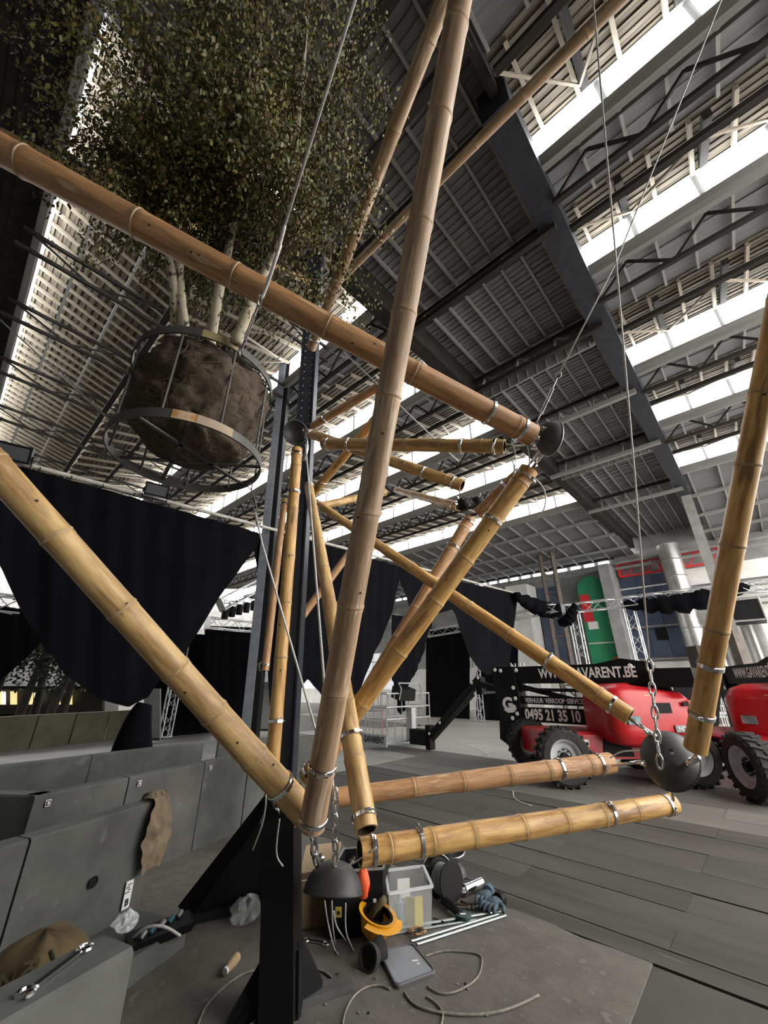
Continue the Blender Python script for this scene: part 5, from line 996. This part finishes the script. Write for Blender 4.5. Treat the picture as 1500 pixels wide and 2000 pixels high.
# ================================================================ THE BOOM LIFTS
LIFT_ALL = []
def lift(O, rot_up, rot_ch, ch_off, labels, first):
    """articulated boom lift; O turntable centre; returns nothing"""
    root = thing('boom_lift', V((O.x, O.y, 0)), labels, 'boom lift', 'red articulated boom lifts'); root_M = WM[root]
    T = Matrix.Translation(O); MU = T @ Matrix.Rotation(rot_up, 4, 'Z'); MC = T @ Matrix.Translation(ch_off) @ Matrix.Rotation(rot_ch, 4, 'Z')
    # chassis: local x along the axle line, -y towards us
    def cb(mb, x0, x1, y0, y1, z0, z1, c=.04):
        b = [V((x0, y0, z0)), V((x1, y0, z0)), V((x1, y1, z0)), V((x0, y1, z0))]; m = [V((x0, y0, z1 - c)), V((x1, y0, z1 - c)), V((x1, y1, z1 - c)), V((x0, y1, z1 - c))]; t = [V((x0 + c, y0 + c, z1)), V((x1 - c, y0 + c, z1)), V((x1 - c, y1 - c, z1)), V((x0 + c, y1 - c, z1))]
        mb.hexa(b, m); mb.hexa(m, t)
    mb = MB(MC); cb(mb, -1.25, 1.2, -.62, .62, .36, .76); mb.build('chassis', RED, root)
    mb = MB(MC); mb.hexa([V(p) for p in ((-.30, -.64, .40), (.22, -.64, .40), (.22, -.62, .40), (-.30, -.62, .40))], [V(p) for p in ((-.24, -.64, .70), (.16, -.64, .70), (.16, -.62, .70), (-.24, -.62, .70))]); mb.build('side_cover', BLACK, root)
    mb = MB(MC); mb.box((-.62, -.63, .60), .22, .012, .10); mb.build('white_plate', WHITE, root)
    mb = MB(MC); mb.box((-1.0, -.63, .70), .12, .012, .05); mb.build('yellow_plate', M('yellow_sticker', (.6, .45, .06), rough=.5), root)
    for (wx, wy) in ((-1.05, -.80), (1.05, -.80), (-1.05, .80), (1.05, .80)):
        Mw = MC @ Matrix.Translation((wx, wy, .43)) @ Matrix.Rotation(math.pi / 2, 4, 'X')
        sg = 1 if wy < 0 else -1
        mb = MB(Mw); mb.lathe([(.27, -.15), (.37, -.15), (.415, -.11), (.42, 0), (.415, .11), (.37, .15), (.27, .15), (.25, .10), (.25, -.10), (.27, -.15)], 36); ty = mb.build('tyre', RUBBER, root, smooth=True)
        lug = MB(Mw)
        for k in range(22):
            for s in (-1, 1):
                t = 6.283 * (k + (.5 if s > 0 else 0)) / 22; c = V((math.cos(t), math.sin(t), 0)); tt = V((-c.y, c.x, 0)); lug.obb(c * .425 + V((0, 0, .065 * s)), c * .018, (tt * .35 + V((0, 0, s))).normalized() * .075, (tt - V((0, 0, .35 * s))).normalized() * .022)
        tag(lug.build('tread_lugs', RUBBER, ty), kind='stuff')
        mb = MB(Mw); zf = .11 * sg; mb.lathe([(.0, .02 * sg), (.12, .02 * sg), (.13, .045 * sg), (.20, .05 * sg), (.225, zf), (.262, zf + .02 * sg), (.272, zf + .03 * sg)], 32); rim = mb.build('wheel_rim', GREYPAINT, root, smooth=True)
        mb = MB(Mw); mb.lathe([(0, .09 * sg), (.06, .09 * sg), (.065, .03 * sg)], 16)
        for k in range(8): t = 6.283 * k / 8; c = V((.10 * math.cos(t), .10 * math.sin(t), .03 * sg)); mb.tube([c, c + V((0, 0, .03 * sg))], .013, 6)
        mb.build('hub', BLACK, rim)
    # turret: rounded red covers
    mb = MB(MU); mb.lathe([(0, .70), (.50, .70), (.50, .84), (0, .84)], 28); mb.build('turntable', BLACK, root, smooth=True)
    def cover(u, v):
        th = 6.283 * u; cx = abs(math.cos(th)) ** .38 * math.copysign(1, math.cos(th)); cy = abs(math.sin(th)) ** .38 * math.copysign(1, math.sin(th))
        ks = [(0, .56), (.55, .56), (.90, .62), (1.0, .76), (1.0, 1.08), (.97, 1.30), (.86, 1.42), (.60, 1.48), (0, 1.50)]; k = v * (len(ks) - 1); i = min(int(k), len(ks) - 2); f = k - i; r = ks[i][0] * (1 - f) + ks[i + 1][0] * f; z = ks[i][1] * (1 - f) + ks[i + 1][1] * f
        return V((-.10 + cx * r * .74, cy * r * .60, z + (.08 * cx * max(0, z - 1.2) * -2)))
    Mt = T @ Matrix.Rotation(rot_ch * .6, 4, 'Z')
    mb = MB(Mt); mb.grid(56, 32, cover); mb.build('engine_cover', RED, root, smooth='all')
    c0 = MC if first else MC
    nrm = V((0, -1, 0))
    def onc(x, z, w_, h_, mat, nm, y=-.62, tx=None, sz=.1):
        Mx = Mt @ Matrix.Translation((x, y, z)); mb = MB(Mx); mb.box((0, 0, 0), w_, .02, h_); o = mb.build(nm, mat, root)
        return o
    onc(.02, 1.16, .24, .15, BLACK, 'vent_grille'); onc(.40, 1.22, .09, .07, BLACK, 'fuel_cap'); onc(-.12, 1.34, .18, .04, M('amber_plate', (.6, .35, .2), rough=.5), 'data_plate', -.55)
    lg = onc(.30, .86, .34, .10, M('grey_badge', (.25, .25, .26), rough=.5), 'name_badge'); text('NITOU', .085, WHITE, lg, Mt @ Matrix.Translation((.30, -.637, .86)) @ Matrix.Rotation(math.pi / 2, 4, 'X'), bold=.02)
    onc(.58, 1.08, .06, .10, WHITE, 'warning_plate', -.60); onc(-.50, .98, .20, .12, M('teal_sticker', (.08, .2, .2), (.3, .35, .35), scale=9, rough=.5), 'round_sticker', -.61)
    # booms: local +x towards the cage, face -y... built in frame F: x along boom, y lateral, z up
    F = MU @ Matrix.Translation((0, 0, 0))
    yf = -.14
    def boom(p, q, w_, h_, nm, mat=BLACK): mb = MB(F); mb.bar(V(p), V(q), w_, h_); return mb.build(nm, mat, root)
    B1 = boom((-.15, 0, 1.71), (2.78, 0, 1.70), .26, .34, 'upper_boom')
    mb = MB(F); mb.prism([V((-.55, -.12, 1.40)), V((-.35, -.12, 1.88)), V((.10, -.12, 1.96)), V((.55, -.12, 1.88)), V((.70, -.12, 1.52)), V((.2, -.12, 1.40))], V((0, .24, 0))); mb.build('boom_knuckle', BLACK, root)
    B2 = boom((.25, .02, 1.40), (2.6, .02, 1.42), .2, .06, 'tie_bar'); B3 = boom((.4, 0, 1.20), (2.6, 0, 1.22), .2, .15, 'middle_boom'); B4 = boom((.45, 0, .94), (2.6, 0, .94), .26, .26, 'lower_boom')
    boom((2.4, .05, 1.52), (.6, .05, 1.12), .09, .09, 'lift_cylinder'); boom((-.95, 0, 1.62), (-.35, 0, 1.62), .5, .30, 'counter_box')
    mb = MB(F); mb.prism([V(p) for p in ((2.30, -.17, 1.88), (2.80, -.17, 1.88), (2.80, -.17, 1.50), (2.72, -.17, 1.10), (2.78, -.17, .45), (2.62, -.17, .36), (2.45, -.17, .40), (2.22, -.17, .84), (2.22, -.17, 1.36))], V((0, .34, 0))); riser = mb.build('riser_plate', BLACK, root)
    Mtx = lambda x, z, y=yf - .012: F @ Matrix.Translation((x, y, z)) @ Matrix(((-1, 0, 0, 0), (0, 0, 1, 0), (0, 1, 0, 0), (0, 0, 0, 1))) if False else F @ Matrix.Translation((x, y, z)) @ Matrix.Rotation(math.pi / 2, 4, 'X')
    flip = Matrix.Rotation(math.pi, 4, 'Z')
    return root, F, B1, B2, B3, B4, riser, boom
def lift_full(O, az, rot_ch, ch_off, label, first):
    # boom frame: local x along boom away from the turret, text on the side that faces us
    root, F, B1, B2, B3, B4, riser, boom = lift(O, az, rot_ch, ch_off, label, first)
    # on the face y=+ (camera side when the boom points away to the left) text reads along -x
    def TX(x, z, y): return F @ Matrix.Translation((x, y, z)) @ Matrix(((-1, 0, 0, 0), (0, 0, 1, 0), (0, 1, 0, 0), (0, 0, 0, 1)))
    text('WWW.GAVARENT.BE', .26, WHITE, B1, TX(.80, 1.715, .133), bold=.025, sx=.72)
    text('VERHUUR\u00b7 VERKOOP\u00b7 SERVICE', .125, WHITE, B3, TX(1.52, 1.205, .103), bold=.012, sx=.70)
    text('0495 21 35 10', .27, WHITE, B4, TX(1.58, .94, .133), bold=.035, sx=.72)
    # the round G mark with its swoosh
    text('G', .34, WHITE, riser, TX(2.50, 1.12, .173), bold=.045)
    sw = MB(TX(2.50, 1.12, .173)); pts = [(-.12, -.10), (-.02, -.16), (.12, -.15), (.20, -.08), (.17, .0), (.06, .0), (.02, -.04), (.10, -.06)]; sw.prism([V((x, y, 0)) for x, y in pts], V((0, 0, .003))); sw.build('swoosh_mark', WHITE, riser)
    for (x, z) in ((2.72, 1.82), (2.58, 1.80), (2.20, 1.80), (-.05, 1.82), (2.32, 1.45), (2.30, 1.24), (2.30, .95), (2.42, .86)):
        m = MB(TX(x, z, .18)); m.lathe([(0, .012), (.035, .012), (.042, 0)], 12); m.build('pivot_pin', WHITE, riser)
    # jib, link and cage
    boom((2.75, .05, 1.42), (3.35, .05, 1.55), .16, .12, 'jib_link'); boom((3.25, 0, 1.64), (4.78, 0, .36), .15, .16, 'jib_boom'); boom((3.40, .1, 1.30), (4.7, .1, .26), .06, .06, 'jib_cylinder', DARKBAR)
    boom((3.28, -.05, 1.30), (3.28, -.05, 1.68), .2, .14, 'jib_head'); boom((2.75, .0, 1.36), (3.25, .0, 1.34), .06, .05, 'jib_cylinder', CHROME)
    boom((4.86, 0, .04), (4.86, 0, .58), .2, .14, 'cage_pivot'); boom((4.9, 0, .30), (5.42, 0, .30), .30, .34, 'cage_bracket')
    for (x, z) in ((3.24, 1.66), (3.42, 1.55), (4.45, .66), (4.8, .4), (5.15, .42), (5.15, .20)):
        m = MB(TX(x, z, .10)); m.lathe([(0, .012), (.03, .012), (.036, 0)], 10); m.build('pivot_pin', WHITE, riser)
    cx0, cx1, cy0, cy1 = 5.55, 6.35, -.85, .85
    GALV = M('cage_galvanised', (.50, .51, .50), (.38, .38, .38), scale=12, rough=.45, metal=.5)
    mb = MB(F); mb.hexa([V((cx0, cy0, .16)), V((cx1, cy0, .16)), V((cx1, cy1, .16)), V((cx0, cy1, .16))], [V((cx0, cy0, .20)), V((cx1, cy0, .20)), V((cx1, cy1, .20)), V((cx0, cy1, .20))]); mb.build('cage_floor', GALV, root)
    for z in (.70, .98, 1.30):
        mb = MB(F); mb.tube([V(p) for p in ((cx0, cy0, z), (cx1, cy0, z), (cx1, cy1, z), (cx0, cy1, z))], .020, 6, closed=True); mb.build('guard_rail', GALV, root)
    for k in range(6):
        for y in (cy0, cy1):
            x = cx0 + (cx1 - cx0) * k / 5; mb = MB(F); mb.tube([V((x, y, .18)), V((x, y, 1.30))], .016 if k in (0, 5) else .010, 6); mb.build('guard_post', GALV, root)
    for k in range(1, 6):
        for x in (cx0, cx1):
            y = cy0 + (cy1 - cy0) * k / 6; mb = MB(F); mb.tube([V((x, y, .18)), V((x, y, 1.30))], .010, 6); mb.build('guard_post', GALV, root)
    mb = MB(F); mb.hexa([V((cx0 - .02, cy1, .10)), V((cx1 + .1, cy1, .10)), V((cx1 + .1, cy1 + .03, .10)), V((cx0 - .02, cy1 + .03, .10))], [V((cx0 - .02, cy1, .36)), V((cx1 + .1, cy1, .36)), V((cx1 + .1, cy1 + .03, .36)), V((cx0 - .02, cy1 + .03, .36))]); kp = mb.build('kick_plate', GREYPAINT, root)
    text('GAVARENT', .20, INK, kp, TX((cx0 + cx1) / 2 + .04, .23, cy1 + .034), bold=.03, sx=.72)
    mb = MB(F); mb.obb(V((cx0 + .1, .1, 1.30)), V((.16, 0, .05)), V((0, .30, 0)), V((-.03, 0, .14))); mb.build('control_box', BLACK, root)
    mb = MB(F); mb.tube([V((cx0 - .12, -.3, 1.15)), V((cx0 - .2, -.3, 1.42)), V((cx0 - .1, -.3, 1.55)), V((cx0 - .1, .5, 1.55)), V((cx0 - .2, .5, 1.42)), V((cx0 - .12, .5, 1.15))], .018, 6); mb.build('control_guard', GALV, root)
    mb = MB(F); mb.bar(V((cx0 - .06, 0, .2)), V((cx0 - .06, 0, .95)), .16, .2); mb.build('cage_mount', GALV, root)
    mb = MB(F); mb.tube([V((cx0 + .25, cy1 - .1, .2)), V((cx0 + .25, cy1 - .1, .95))], .012, 6); mb.build('red_strap', REDP, root)
    return root
AZL = math.atan2(.714, -.70)
lift_full(V((4.56, 7.75, 0)), AZL, 0, V((-.55, .55, 0)), 'red and black boom lift with its boom turned to us behind the black bowl', True)
lift_full(V((6.80, 7.15, 0)), AZL - math.radians(66), math.radians(-97), V((-.60, .38, 0)), 'second red and black boom lift cut by the view edge behind the upright yellow bamboo', False)
# portable fence behind the lifts
for i, (x, y, lb) in enumerate(((1215, 1420, 'pale barrier fence behind the red lift engine'), (1330, 1430, 'pale barrier fence between the two lifts'))):
    g = G(x, y); rt_ = thing('barrier_fence', g, lb, 'fence'); d = V((1, -.1, 0)).normalized()
    for z in (.15, .6, 1.05): mb = MB(); mb.tube([g + V((0, 0, z)), g + d * 1.9 + V((0, 0, z))], .022, 6); mb.build('fence_rail', ALU, rt_)
    for k in range(10): mb = MB(); mb.tube([g + d * .21 * k + V((0, 0, .02 if k in (0, 9) else .15)), g + d * .21 * k + V((0, 0, 1.05))], .014, 6); mb.build('fence_bar', ALU, rt_)
